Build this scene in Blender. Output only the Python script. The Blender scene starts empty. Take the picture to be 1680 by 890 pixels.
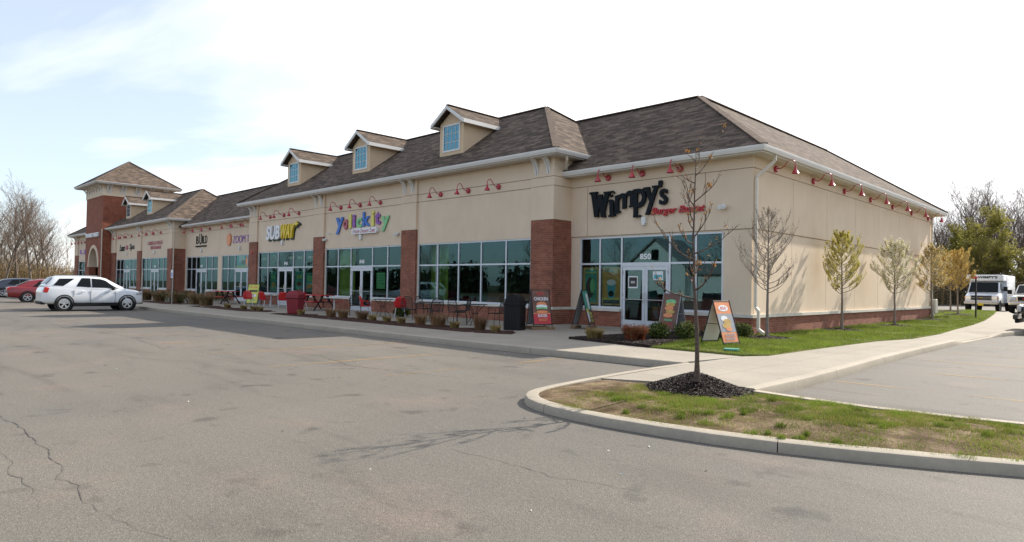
import bpy, bmesh, math, random
from mathutils import Vector, Matrix, noise

S = bpy.context.scene
COL = S.collection
R = math.radians

# ---------------------------------------------------------------- camera
cam_d = bpy.data.cameras.new('camera')
cam = bpy.data.objects.new('camera', cam_d)
COL.objects.link(cam)
cam_d.sensor_width = 36.0
cam_d.lens = 36.0 * 1083.655 / 1680.0
cam_d.clip_start, cam_d.clip_end = 0.1, 3000.0
_r = Vector((0.71206123, 0.70192593, 0.01639496))
_d = Vector((-0.00300471, 0.02639696, -0.99964702))
_f = Vector((-0.70211094, 0.71176063, 0.02090534))
cam.matrix_world = Matrix(((_r.x, -_d.x, -_f.x, 0), (_r.y, -_d.y, -_f.y, 0), (_r.z, -_d.z, -_f.z, 1.6), (0, 0, 0, 1)))
S.camera = cam

# ---------------------------------------------------------------- sun, sky, exposure
TO_SUN = Vector((0.245, 1.43, 1.0)).normalized()
SUN_EL = math.asin(TO_SUN.z)
SUN_ROT = math.atan2(TO_SUN.x, TO_SUN.y)
sun_d = bpy.data.lights.new('sun', 'SUN')
sun_d.energy = 4.5
sun_d.angle = R(0.55)
sun_d.color = (1.0, 0.93, 0.83)
sun = bpy.data.objects.new('sun', sun_d)
COL.objects.link(sun)
sun.rotation_euler = (-TO_SUN).to_track_quat('-Z', 'Y').to_euler()
sun.location = TO_SUN * 200

world = bpy.data.worlds.new('World')
S.world = world
world.use_nodes = True
wt = world.node_tree
wt.nodes.clear()
wo = wt.nodes.new('ShaderNodeOutputWorld')
bg = wt.nodes.new('ShaderNodeBackground')
bg.inputs['Strength'].default_value = 0.118
sky = wt.nodes.new('ShaderNodeTexSky')
sky.sky_type = 'NISHITA'
sky.sun_disc = False
sky.sun_elevation = SUN_EL
sky.sun_rotation = SUN_ROT
sky.air_density = 1.0
sky.dust_density = 1.2
sky.ozone_density = 3.5
# thin high cloud: streaks of white veil over the blue, thicker towards the sun's side
tc = wt.nodes.new('ShaderNodeTexCoord')
sep = wt.nodes.new('ShaderNodeSeparateXYZ')
wt.links.new(tc.outputs['Generated'], sep.inputs[0])
def wmath(op, a, b=None, c=None):
    n = wt.nodes.new('ShaderNodeMath'); n.operation = op
    for i, v in enumerate((a, b, c)):
        if v is None: continue
        if isinstance(v, (int, float)): n.inputs[i].default_value = v
        else: wt.links.new(v, n.inputs[i])
    return n.outputs[0]
zc = wmath('MAXIMUM', sep.outputs[2], 0.03)
zc = wmath('ADD', zc, 0.12)
cx = wmath('DIVIDE', sep.outputs[0], zc)
cy = wmath('DIVIDE', sep.outputs[1], zc)
comb = wt.nodes.new('ShaderNodeCombineXYZ')
wt.links.new(wmath('ADD', wmath('MULTIPLY', cx, 0.55), wmath('MULTIPLY', cy, 0.25)), comb.inputs[0])
wt.links.new(wmath('SUBTRACT', wmath('MULTIPLY', cy, 1.5), wmath('MULTIPLY', cx, 0.6)), comb.inputs[1])
nz = wt.nodes.new('ShaderNodeTexNoise')
nz.inputs['Scale'].default_value = 0.55
nz.inputs['Detail'].default_value = 7
nz.inputs['Roughness'].default_value = 0.52
nz.inputs['Distortion'].default_value = 0.5
wt.links.new(comb.outputs[0], nz.inputs['Vector'])
veil = wmath('ADD', wmath('MULTIPLY', sep.outputs[1], 1.15), -0.02)      # more veil on the sun's side
veil = wmath('ADD', veil, wmath('MULTIPLY', sep.outputs[2], 0.25))
amt = wmath('ADD', wmath('MULTIPLY', nz.outputs['Fac'], 2.5), -1.16)
amt = wmath('ADD', amt, veil)
cl = wt.nodes.new('ShaderNodeClamp')
wt.links.new(amt, cl.inputs['Value'])
cl.inputs['Min'].default_value = 0.30
cl.inputs['Max'].default_value = 0.96
mixw = wt.nodes.new('ShaderNodeMix'); mixw.data_type = 'RGBA'
wt.links.new(cl.outputs[0], mixw.inputs['Factor'])
wt.links.new(sky.outputs[0], mixw.inputs[6])
mixw.inputs[7].default_value = (8.2, 8.2, 8.3, 1)
wt.links.new(mixw.outputs[2], bg.inputs['Color'])
wt.links.new(bg.outputs[0], wo.inputs['Surface'])

S.view_settings.view_transform = 'Standard'
S.view_settings.look = 'None'
S.view_settings.exposure = 0.76
S.view_settings.gamma = 1.0
S.view_settings.use_curve_mapping = False
S.render.engine = 'CYCLES'
S.cycles.use_denoising = True
S.cycles.max_bounces = 6
S.cycles.transparent_max_bounces = 16
S.cycles.caustics_reflective = False
S.cycles.caustics_refractive = False

# ---------------------------------------------------------------- node helpers
def new_mat(name):
    m = bpy.data.materials.new(name); m.use_nodes = True
    nt = m.node_tree
    b = nt.nodes['Principled BSDF']
    return m, nt, b
def nmath(nt, op, a, b=None, c=None):
    n = nt.nodes.new('ShaderNodeMath'); n.operation = op
    for i, v in enumerate((a, b, c)):
        if v is None: continue
        if isinstance(v, (int, float)): n.inputs[i].default_value = v
        else: nt.links.new(v, n.inputs[i])
    return n.outputs[0]
def nnoise(nt, vec, scale, detail=4, rough=0.55, dist=0.0):
    n = nt.nodes.new('ShaderNodeTexNoise')
    n.inputs['Scale'].default_value = scale
    n.inputs['Detail'].default_value = detail
    n.inputs['Roughness'].default_value = rough
    n.inputs['Distortion'].default_value = dist
    if vec is not None: nt.links.new(vec, n.inputs['Vector'])
    return n.outputs['Fac']
def nramp(nt, fac, stops):
    n = nt.nodes.new('ShaderNodeValToRGB')
    e = n.color_ramp.elements
    while len(e) < len(stops): e.new(0.5)
    for el, (p, c) in zip(e, stops):
        el.position = p
        el.color = (c, c, c, 1) if isinstance(c, (int, float)) else (*c, 1)
    nt.links.new(fac, n.inputs['Fac'])
    return n.outputs['Color']
def nmix(nt, fac, a, b, mode='MIX'):
    n = nt.nodes.new('ShaderNodeMix'); n.data_type = 'RGBA'; n.blend_type = mode
    for i, v in ((0, fac), (6, a), (7, b)):
        if isinstance(v, (int, float)): n.inputs[i].default_value = v
        elif isinstance(v, tuple): n.inputs[i].default_value = (*v, 1)
        else: nt.links.new(v, n.inputs[i])
    return n.outputs[2]
def nbump(nt, b, h, strength=0.3, dist=0.02):
    n = nt.nodes.new('ShaderNodeBump')
    n.inputs['Strength'].default_value = strength
    n.inputs['Distance'].default_value = dist
    nt.links.new(h, n.inputs['Height'])
    nt.links.new(n.outputs[0], b.inputs['Normal'])
def npos(nt):
    return nt.nodes.new('ShaderNodeNewGeometry')
def wall_uv(nt, slope=False):
    """u runs along the wall whichever way it faces, v is the height"""
    g = npos(nt)
    sp = nt.nodes.new('ShaderNodeSeparateXYZ'); nt.links.new(g.outputs['Position'], sp.inputs[0])
    sn = nt.nodes.new('ShaderNodeSeparateXYZ'); nt.links.new(g.outputs['True Normal'], sn.inputs[0])
    ax = nmath(nt, 'ABSOLUTE', sn.outputs[0]); ay = nmath(nt, 'ABSOLUTE', sn.outputs[1])
    pick = nmath(nt, 'GREATER_THAN', ax, ay)
    u = nmath(nt, 'ADD', nmath(nt, 'MULTIPLY', sp.outputs[1], pick),
              nmath(nt, 'MULTIPLY', sp.outputs[0], nmath(nt, 'SUBTRACT', 1.0, pick)))
    v = nmath(nt, 'MULTIPLY', sp.outputs[2], 1.74) if slope else sp.outputs[2]
    c = nt.nodes.new('ShaderNodeCombineXYZ')
    nt.links.new(u, c.inputs[0]); nt.links.new(v, c.inputs[1])
    return c.outputs[0], u, v, g

def M(name, col, rough=0.6, metal=0.0, var=0.12, scale=4.0, bump=0.0, bscale=60.0, spec=0.5, coat=0.0):
    m, nt, b = new_mat(name)
    g = npos(nt)
    f = nnoise(nt, g.outputs['Position'], scale, 5)
    lo = tuple(c * (1 - var) for c in col); hi = tuple(min(1, c * (1 + var)) for c in col)
    nt.links.new(nramp(nt, f, [(0.3, lo), (0.7, hi)]), b.inputs['Base Color'])
    b.inputs['Roughness'].default_value = rough
    b.inputs['Metallic'].default_value = metal
    b.inputs['Specular IOR Level'].default_value = spec
    b.inputs['Coat Weight'].default_value = coat
    b.inputs['Coat Roughness'].default_value = 0.05
    if bump: nbump(nt, b, nnoise(nt, g.outputs['Position'], bscale, 4), bump, 0.01)
    return m

# ---------------------------------------------------------------- materials
MT = {}
def mk_brick(name, c1, c2, mortar):
    m, nt, b = new_mat(name)
    vec, u, v, g = wall_uv(nt)
    t = nt.nodes.new('ShaderNodeTexBrick')
    nt.links.new(vec, t.inputs['Vector'])
    t.inputs['Scale'].default_value = 1.0
    t.inputs['Brick Width'].default_value = 0.205
    t.inputs['Row Height'].default_value = 0.0725
    t.inputs['Mortar Size'].default_value = 0.0055
    t.inputs['Mortar Smooth'].default_value = 0.3
    t.inputs['Color1'].default_value = (*c1, 1)
    t.inputs['Color2'].default_value = (*c2, 1)
    t.inputs['Mortar'].default_value = (*mortar, 1)
    f = nnoise(nt, g.outputs['Position'], 2.5, 5)
    c = nmix(nt, 1.0, t.outputs['Color'], nramp(nt, f, [(0.3, 0.72), (0.7, 1.12)]), 'MULTIPLY')
    f2 = nnoise(nt, g.outputs['Position'], 40, 3)
    c = nmix(nt, 1.0, c, nramp(nt, f2, [(0.3, 0.85), (0.7, 1.1)]), 'MULTIPLY')
    nt.links.new(c, b.inputs['Base Color'])
    b.inputs['Roughness'].default_value = 0.85
    nbump(nt, b, nmath(nt, 'SUBTRACT', 1.0, t.outputs['Fac']), 0.5, 0.008)
    return m
MT['brick'] = mk_brick('red_brick', (0.235, 0.066, 0.034), (0.335, 0.112, 0.058), (0.30, 0.22, 0.17))
MT['brick_tower'] = mk_brick('orange_red_brick', (0.25, 0.07, 0.036), (0.33, 0.10, 0.052), (0.27, 0.14, 0.09))

def mk_stucco():
    m, nt, b = new_mat('stucco')
    g = npos(nt)
    f = nnoise(nt, g.outputs['Position'], 0.7, 6, 0.6)
    c = nramp(nt, f, [(0.25, (0.70, 0.555, 0.41)), (0.75, (0.77, 0.63, 0.475))])
    # faint dirt streaks running down
    mp = nt.nodes.new('ShaderNodeMapping'); mp.inputs['Scale'].default_value = (1.1, 1.1, 0.5)
    nt.links.new(g.outputs['Position'], mp.inputs['Vector'])
    s = nnoise(nt, mp.outputs[0], 1.6, 5, 0.6)
    c = nmix(nt, 1.0, c, nramp(nt, s, [(0.3, 0.955), (0.6, 1.0)]), 'MULTIPLY')
    nt.links.new(c, b.inputs['Base Color'])
    b.inputs['Roughness'].default_value = 0.9
    b.inputs['Specular IOR Level'].default_value = 0.2
    nbump(nt, b, nnoise(nt, g.outputs['Position'], 90, 4, 0.7), 0.35, 0.006)
    return m
MT['stucco'] = mk_stucco()
MT['stucco_warm'] = M('dormer_stucco', (0.66, 0.50, 0.33), 0.9, var=0.05, scale=1.5, bump=0.2, bscale=80, spec=0.2)
MT['stone'] = M('cast_stone', (0.62, 0.58, 0.50), 0.8, var=0.08, scale=3, bump=0.15, bscale=50, spec=0.3)
MT['groove'] = M('wall_joint', (0.33, 0.27, 0.20), 0.9, var=0.05)

def mk_shingle():
    m, nt, b = new_mat('asphalt_shingle')
    vec, u, v, g = wall_uv(nt, True)
    def row(seed_x, w, h):
        t = nt.nodes.new('ShaderNodeTexBrick')
        mp = nt.nodes.new('ShaderNodeMapping'); mp.inputs['Location'].default_value = (seed_x, 0, 0)
        nt.links.new(vec, mp.inputs['Vector']); nt.links.new(mp.outputs[0], t.inputs['Vector'])
        t.inputs['Scale'].default_value = 1.0
        t.inputs['Brick Width'].default_value = w
        t.inputs['Row Height'].default_value = h
        t.inputs['Mortar Size'].default_value = 0.006
        t.inputs['Mortar Smooth'].default_value = 0.4
        return t
    t = row(0.0, 0.33, 0.15)
    t.inputs['Color1'].default_value = (0.072, 0.056, 0.045, 1)
    t.inputs['Color2'].default_value = (0.168, 0.130, 0.102, 1)
    t.inputs['Mortar'].default_value = (0.055, 0.042, 0.036, 1)
    t2 = row(0.17, 0.5, 0.15)
    t2.inputs['Color1'].default_value = (0.72, 0.72, 0.72, 1)
    t2.inputs['Color2'].default_value = (1.2, 1.15, 1.1, 1)
    t2.inputs['Mortar'].default_value = (0.8, 0.8, 0.8, 1)
    c = nmix(nt, 1.0, t.outputs['Color'], t2.outputs['Color'], 'MULTIPLY')
    f = nnoise(nt, g.outputs['Position'], 0.5, 4)
    c = nmix(nt, 1.0, c, nramp(nt, f, [(0.3, 0.93), (0.7, 1.06)]), 'MULTIPLY')
    f3 = nnoise(nt, g.outputs['Position'], 120, 2)
    c = nmix(nt, 1.0, c, nramp(nt, f3, [(0.3, 0.8), (0.7, 1.2)]), 'MULTIPLY')
    nt.links.new(c, b.inputs['Base Color'])
    b.inputs['Roughness'].default_value = 0.95
    b.inputs['Specular IOR Level'].default_value = 0.15
    nbump(nt, b, nmath(nt, 'SUBTRACT', 1.0, t.outputs['Fac']), 0.6, 0.012)
    return m
MT['shingle'] = mk_shingle()
MT['ridge'] = M('ridge_shingle', (0.15, 0.115, 0.09), 0.95, var=0.35, scale=9, spec=0.1)

MT['white'] = M('white_trim', (0.70, 0.68, 0.64), 0.45, var=0.04, scale=2)
MT['soffit'] = M('vinyl_soffit', (0.62, 0.58, 0.51), 0.6, var=0.03)
MT['alu'] = M('anodised_window_frame', (0.62, 0.64, 0.67), 0.42, 0.25, var=0.05, scale=8)
MT['cream_metal'] = M('cream_downspout', (0.66, 0.60, 0.49), 0.45, var=0.05)
MT['red_lamp'] = M('red_enamel', (0.42, 0.018, 0.035), 0.3, var=0.06, coat=0.4)
MT['lamp_in'] = M('lamp_inside', (0.7, 0.68, 0.62), 0.5)
MT['grey_metal'] = M('grey_metal', (0.35, 0.35, 0.34), 0.5, 0.5)
MT['white_plastic'] = M('white_plastic', (0.72, 0.72, 0.70), 0.4, var=0.03)
MT['black_metal'] = M('black_metal', (0.012, 0.011, 0.011), 0.45, 0.2)
MT['black_plastic'] = M('black_plastic', (0.006, 0.006, 0.007), 0.6, spec=0.3)
MT['red_plastic'] = M('red_plastic', (0.50, 0.014, 0.016), 0.4, var=0.08, scale=6)
MT['red_bin'] = M('red_bin_plastic', (0.22, 0.010, 0.018), 0.5, var=0.12, scale=6)
MT['wood'] = M('weathered_timber', (0.22, 0.14, 0.075), 0.8, var=0.3, scale=12, bump=0.2)
MT['rubber'] = M('tyre_rubber', (0.018, 0.018, 0.018), 0.8)
MT['rim'] = M('alloy_rim', (0.62, 0.62, 0.63), 0.28, 0.75, var=0.05)
MT['chrome'] = M('chrome', (0.7, 0.7, 0.7), 0.15, 1.0, var=0.02)
MT['dark'] = M('dark_void', (0.008, 0.008, 0.008), 0.9)
MT['taillight'] = M('tail_lamp_red', (0.5, 0.01, 0.008), 0.15, var=0.05, coat=0.6)
MT['headlight'] = M('head_lamp', (0.62, 0.64, 0.66), 0.12, 0.4, coat=0.8)
MT['amber'] = M('amber_lens', (0.6, 0.2, 0.02), 0.2)
def paint(name, c, metal=0.0):
    return M(name, c, 0.32, metal, var=0.02, coat=0.9)
MT['p_white'] = paint('white_paint', (0.74, 0.76, 0.78))
MT['p_red'] = paint('red_paint', (0.23, 0.008, 0.012), 0.2)
MT['p_navy'] = paint('dark_blue_paint', (0.012, 0.018, 0.035), 0.2)
MT['p_black'] = paint('black_paint', (0.01, 0.01, 0.011))
MT['p_silver'] = paint('silver_paint', (0.42, 0.42, 0.41), 0.5)
MT['p_grey'] = M('grey_bumper', (0.20, 0.20, 0.20), 0.45)
def mk_autoglass():
    m, nt, b = new_mat('car_glass')
    b.inputs['Base Color'].default_value = (0.006, 0.008, 0.009, 1)
    b.inputs['Roughness'].default_value = 0.04
    b.inputs['Specular IOR Level'].default_value = 0.2
    return m
MT['cglass'] = mk_autoglass()
def mk_glass(name, tint, trans, base=0.10, ior=1.75):
    m = bpy.data.materials.new(name); m.use_nodes = True
    nt = m.node_tree; nt.nodes.clear()
    o = nt.nodes.new('ShaderNodeOutputMaterial')
    gl = nt.nodes.new('ShaderNodeBsdfGlossy'); gl.inputs['Roughness'].default_value = 0.015
    gl.inputs['Color'].default_value = (*tint, 1)
    g = npos(nt)
    bn = nt.nodes.new('ShaderNodeBump'); bn.inputs['Strength'].default_value = 0.03; bn.inputs['Distance'].default_value = 0.05
    nt.links.new(nnoise(nt, g.outputs['Position'], 0.9, 1), bn.inputs['Height'])
    tr = nt.nodes.new('ShaderNodeBsdfTransparent'); tr.inputs['Color'].default_value = (*trans, 1)
    fr = nt.nodes.new('ShaderNodeFresnel'); fr.inputs['IOR'].default_value = ior
    mx = nt.nodes.new('ShaderNodeMixShader')
    nt.links.new(nmath(nt, 'ADD', fr.outputs[0], base), mx.inputs[0])
    nt.links.new(tr.outputs[0], mx.inputs[1]); nt.links.new(gl.outputs[0], mx.inputs[2])
    nt.links.new(mx.outputs[0], o.inputs['Surface'])
    return m
MT['glass'] = mk_glass('tinted_shop_glass', (0.30, 0.54, 0.60), (0.86, 0.95, 0.90), 0.07, 1.65)
MT['dglass'] = mk_glass('blue_dormer_glass', (0.30, 0.62, 0.72), (0.12, 0.2, 0.22), 0.25, 1.8)
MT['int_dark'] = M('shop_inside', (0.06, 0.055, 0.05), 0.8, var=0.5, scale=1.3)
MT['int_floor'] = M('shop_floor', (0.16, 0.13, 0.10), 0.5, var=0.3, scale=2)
MT['int_green'] = M('lime_green_wall', (0.20, 0.32, 0.04), 0.7, var=0.1)
MT['counter'] = M('shop_counter', (0.28, 0.07, 0.04), 0.5, var=0.3)

def mk_asphalt():
    m, nt, b = new_mat('worn_asphalt')
    g = npos(nt); P = g.outputs['Position']
    big = nnoise(nt, P, 0.11, 5, 0.6, 0.6)
    c = nramp(nt, big, [(0.30, (0.110, 0.101, 0.087)), (0.50, (0.133, 0.121, 0.102)), (0.72, (0.165, 0.146, 0.118))])
    mp = nt.nodes.new('ShaderNodeMapping'); mp.inputs['Scale'].default_value = (0.35, 1.7, 1)
    mp.inputs['Rotation'].default_value = (0, 0, R(14))
    nt.links.new(P, mp.inputs['Vector'])
    st = nnoise(nt, mp.outputs[0], 0.5, 6, 0.65, 0.8)
    c = nmix(nt, 1.0, c, nramp(nt, st, [(0.30, 0.72), (0.46, 0.97), (0.75, 1.06)]), 'MULTIPLY')
    red = nnoise(nt, P, 0.6, 4, 0.6)
    c = nmix(nt, nramp(nt, red, [(0.55, 0.0), (0.75, 0.5)]), c, (0.22, 0.158, 0.125))
    # oil drips and old spots
    sp = nnoise(nt, P, 1.9, 3, 0.5, 0.3)
    c = nmix(nt, 1.0, c, nramp(nt, sp, [(0.27, 0.60), (0.38, 1.0)]), 'MULTIPLY')
    # aggregate
    vo = nt.nodes.new('ShaderNodeTexVoronoi'); vo.inputs['Scale'].default_value = 110
    nt.links.new(P, vo.inputs['Vector'])
    sx = nt.nodes.new('ShaderNodeSeparateColor'); nt.links.new(vo.outputs['Color'], sx.inputs[0])
    c = nmix(nt, 1.0, c, nramp(nt, sx.outputs[0], [(0.0, 0.74), (0.45, 0.99), (0.9, 1.08), (1.0, 1.45)]), 'MULTIPLY')
    fn = nnoise(nt, P, 28, 4, 0.7)
    c = nmix(nt, 1.0, c, nramp(nt, fn, [(0.3, 0.86), (0.7, 1.14)]), 'MULTIPLY')
    nt.links.new(c, b.inputs['Base Color'])
    b.inputs['Roughness'].default_value = 0.82
    b.inputs['Specular IOR Level'].default_value = 0.35
    nbump(nt, b, vo.outputs['Distance'], 0.5, 0.006)
    return m
MT['asphalt'] = mk_asphalt()

def mk_concrete(name, col, joints=None, jdir='both'):
    m, nt, b = new_mat(name)
    g = npos(nt); P = g.outputs['Position']
    f = nnoise(nt, P, 0.8, 6, 0.6)
    c = nramp(nt, f, [(0.3, tuple(x * 0.88 for x in col)), (0.7, tuple(x * 1.07 for x in col))])
    f2 = nnoise(nt, P, 14, 5, 0.7)
    c = nmix(nt, 1.0, c, nramp(nt, f2, [(0.3, 0.90), (0.7, 1.08)]), 'MULTIPLY')
    sp = nnoise(nt, P, 3.1, 3, 0.5)
    c = nmix(nt, 1.0, c, nramp(nt, sp, [(0.25, 0.82), (0.36, 1.0)]), 'MULTIPLY')
    if joints:
        s = nt.nodes.new('ShaderNodeSeparateXYZ'); nt.links.new(P, s.inputs[0])
        w = None
        for ax in (0, 1):
            q = nmath(nt, 'PINGPONG', nmath(nt, 'ADD', s.outputs[ax], 0.35), joints / 2)
            q = nmath(nt, 'LESS_THAN', q, 0.009)
            w = q if w is None else nmath(nt, 'MAXIMUM', w, q)
        c = nmix(nt, nmath(nt, 'MULTIPLY', w, 0.6), c, (0.12, 0.11, 0.10))
    nt.links.new(c, b.inputs['Base Color'])
    b.inputs['Roughness'].default_value = 0.88
    b.inputs['Specular IOR Level'].default_value = 0.3
    nbump(nt, b, nnoise(nt, P, 160, 3, 0.7), 0.25, 0.003)
    return m
MT['walk'] = mk_concrete('sidewalk_concrete', (0.315, 0.28, 0.225), 1.65)
MT['kerb'] = mk_concrete('kerb_concrete', (0.37, 0.325, 0.255))

def mk_soil(name, c1, c2, c3, sc=1.4):
    m, nt, b = new_mat(name)
    g = npos(nt); P = g.outputs['Position']
    f = nnoise(nt, P, sc, 7, 0.62, 0.3)
    c = nramp(nt, f, [(0.36, c1), (0.5, c2), (0.62, c3)])
    f2 = nnoise(nt, P, 30, 4, 0.7)
    c = nmix(nt, 1.0, c, nramp(nt, f2, [(0.3, 0.7), (0.7, 1.25)]), 'MULTIPLY')
    nt.links.new(c, b.inputs['Base Color'])
    b.inputs['Roughness'].default_value = 0.95
    b.inputs['Specular IOR Level'].default_value = 0.1
    nbump(nt, b, f2, 0.8, 0.03)
    return m
MT['soil'] = mk_soil('dry_soil', (0.075, 0.045, 0.028), (0.16, 0.11, 0.068), (0.26, 0.19, 0.12), 2.4)
MT['turf'] = mk_soil('thin_turf', (0.085, 0.105, 0.02), (0.115, 0.135, 0.028), (0.17, 0.155, 0.06), 1.1)
MT['mulch'] = mk_soil('bark_mulch', (0.018, 0.012, 0.010), (0.032, 0.021, 0.017), (0.055, 0.036, 0.028), 9)
MT['mulch_red'] = mk_soil('red_brown_mulch', (0.035, 0.018, 0.014), (0.06, 0.03, 0.023), (0.085, 0.045, 0.034), 9)
MT['meadow'] = mk_soil('far_field', (0.06, 0.06, 0.03), (0.09, 0.085, 0.045), (0.12, 0.10, 0.06), 0.15)
MT['chip_a'] = M('mulch_chip_dark', (0.020, 0.013, 0.010), 0.7, var=0.5, scale=30, spec=0.3)
MT['chip_b'] = M('mulch_chip_brown', (0.055, 0.036, 0.026), 0.8, var=0.5, scale=30)
def leafmat(name, c, var=0.35, scale=6, trans=0.25):
    m, nt, b = new_mat(name)
    g = npos(nt)
    f = nnoise(nt, g.outputs['Position'], scale, 3)
    oi = nt.nodes.new('ShaderNodeObjectInfo')
    cc = nramp(nt, f, [(0.3, tuple(x * (1 - var) for x in c)), (0.7, tuple(min(1, x * (1 + var)) for x in c))])
    nt.links.new(cc, b.inputs['Base Color'])
    b.inputs['Roughness'].default_value = 0.65
    b.inputs['Specular IOR Level'].default_value = 0.25
    tr = nt.nodes.new('ShaderNodeBsdfTranslucent'); nt.links.new(cc, tr.inputs['Color'])
    mx = nt.nodes.new('ShaderNodeMixShader'); mx.inputs[0].default_value = trans
    o = nt.nodes['Material Output']
    nt.links.new(b.outputs[0], mx.inputs[1]); nt.links.new(tr.outputs[0], mx.inputs[2])
    nt.links.new(mx.outputs[0], o.inputs['Surface'])
    return m
MT['grass'] = leafmat('grass_blades', (0.165, 0.225, 0.030), 0.35, 1.3, 0.35)
MT['grass_y'] = leafmat('grass_blades_yellowing', (0.23, 0.25, 0.05), 0.3, 1.3, 0.35)
MT['straw'] = leafmat('straw_blades', (0.36, 0.25, 0.11), 0.3, 6, 0.3)
MT['rust'] = leafmat('rust_stems', (0.27, 0.075, 0.03), 0.35, 6, 0.25)
MT['yew'] = leafmat('yew_needles', (0.05, 0.075, 0.012), 0.45, 5, 0.15)
MT['bark'] = M('grey_brown_bark', (0.20, 0.155, 0.12), 0.9, var=0.35, scale=22, bump=0.4, bscale=50, spec=0.2)
MT['bark_far'] = M('far_bark', (0.15, 0.12, 0.095), 0.9, var=0.3, scale=1.5, spec=0.15)
MT['twig'] = M('twig', (0.20, 0.145, 0.11), 0.85, var=0.25, scale=1.2, spec=0.15)
MT['pale_bark'] = M('pale_bark', (0.36, 0.30, 0.22), 0.9, var=0.35, scale=2.5, spec=0.15)
MT['bark_young'] = M('young_bark', (0.105, 0.075, 0.058), 0.75, var=0.3, scale=30, bump=0.3, bscale=90, spec=0.3)
MT['bark_lawn'] = M('lawn_tree_bark', (0.22, 0.18, 0.15), 0.85, var=0.3, scale=30, spec=0.3)
MT['leaf_orange'] = leafmat('withered_orange_leaf', (0.45, 0.22, 0.045), 0.35, 9)
MT['bud'] = leafmat('brown_bud', (0.20, 0.15, 0.09), 0.3, 9)
MT['leaf_lime'] = leafmat('yellow_green_leaf', (0.52, 0.48, 0.10), 0.3, 4, 0.4)
MT['blossom'] = leafmat('white_blossom', (0.80, 0.76, 0.64), 0.15, 5, 0.3)
MT['leaf_gold'] = leafmat('golden_leaf', (0.56, 0.43, 0.14), 0.3, 5, 0.4)
MT['leaf_amber'] = leafmat('amber_leaf', (0.42, 0.23, 0.035), 0.3, 5, 0.35)
MT['willow'] = leafmat('willow_leaf', (0.27, 0.25, 0.055), 0.35, 0.5, 0.45)
MT['brush'] = leafmat('dry_brush', (0.27, 0.185, 0.09), 0.4, 0.35, 0.25)
MT['hedge'] = leafmat('dark_hedge', (0.022, 0.028, 0.012), 0.4, 0.4, 0.1)
MT['brush_dark'] = leafmat('dark_brush', (0.085, 0.070, 0.035), 0.45, 0.35, 0.15)
MT['ink'] = M('black_lettering', (0.008, 0.012, 0.016), 0.7, spec=0.2)
MT['s_red'] = M('red_lettering', (0.50, 0.015, 0.025), 0.4, var=0.05)
MT['s_white'] = M('white_lettering', (0.78, 0.78, 0.78), 0.4, var=0.02)
MT['s_yellow'] = M('yellow_lettering', (0.80, 0.58, 0.02), 0.4, var=0.03)
MT['s_green'] = M('dark_green_return', (0.008, 0.03, 0.02), 0.5)
MT['s_blue'] = M('blue_lettering', (0.02, 0.14, 0.52), 0.4, var=0.15, scale=9)
MT['s_purple'] = M('purple_lettering', (0.24, 0.06, 0.36), 0.4, var=0.15, scale=9)
MT['s_mint'] = M('mint_lettering', (0.18, 0.52, 0.22), 0.4, var=0.15, scale=9)
MT['s_lemon'] = M('lemon_lettering', (0.68, 0.62, 0.12), 0.4, var=0.1)
MT['s_orange'] = M('orange_sign', (0.72, 0.25, 0.09), 0.4, var=0.12, scale=8)
MT['s_pink'] = M('pink_lettering', (0.42, 0.09, 0.13), 0.4)
MT['s_cyan'] = M('cyan_sign', (0.08, 0.40, 0.46), 0.45, var=0.15, scale=5)
MT['s_brown'] = M('brown_poster', (0.14, 0.055, 0.03), 0.4, var=0.35, scale=5)
MT['s_gold'] = M('gold_poster', (0.52, 0.32, 0.07), 0.45, var=0.25, scale=6)
MT['s_teal'] = M('teal_poster', (0.06, 0.30, 0.22), 0.45, var=0.3, scale=6)
MT['s_lime'] = M('lime_sign', (0.55, 0.62, 0.10), 0.45, var=0.1, scale=6)
MT['s_grey'] = M('grey_panel', (0.30, 0.31, 0.33), 0.45, var=0.1)
MT['line_yellow'] = None
def mk_line():
    m, nt, b = new_mat('faded_yellow_paint')
    g = npos(nt)
    f = nnoise(nt, g.outputs['Position'], 9, 6, 0.75)
    f1 = nnoise(nt, g.outputs['Position'], 0.55, 2, 0.5)
    ff = nmath(nt, 'ADD', nmath(nt, 'MULTIPLY', f, 0.5), nmath(nt, 'MULTIPLY', f1, 0.6))
    k = nramp(nt, ff, [(0.50, 0.0), (0.60, 1.0)])
    b.inputs['Base Color'].default_value = (0.46, 0.27, 0.06, 1)
    b.inputs['Roughness'].default_value = 0.8
    tr = nt.nodes.new('ShaderNodeBsdfTransparent')
    mx = nt.nodes.new('ShaderNodeMixShader')
    nt.links.new(nmath(nt, 'MULTIPLY', k, 0.45), mx.inputs[0])
    nt.links.new(tr.outputs[0], mx.inputs[1]); nt.links.new(b.outputs[0], mx.inputs[2])
    nt.links.new(mx.outputs[0], nt.nodes['Material Output'].inputs['Surface'])
    return m
MT['line_yellow'] = mk_line()
MT['tar'] = M('crack', (0.085, 0.078, 0.068), 0.9, var=0.2)
MT['litter'] = M('pale_scrap', (0.5, 0.49, 0.46), 0.8)
MT['h_white'] = M('white_clapboard', (0.68, 0.68, 0.66), 0.7, var=0.05)

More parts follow.
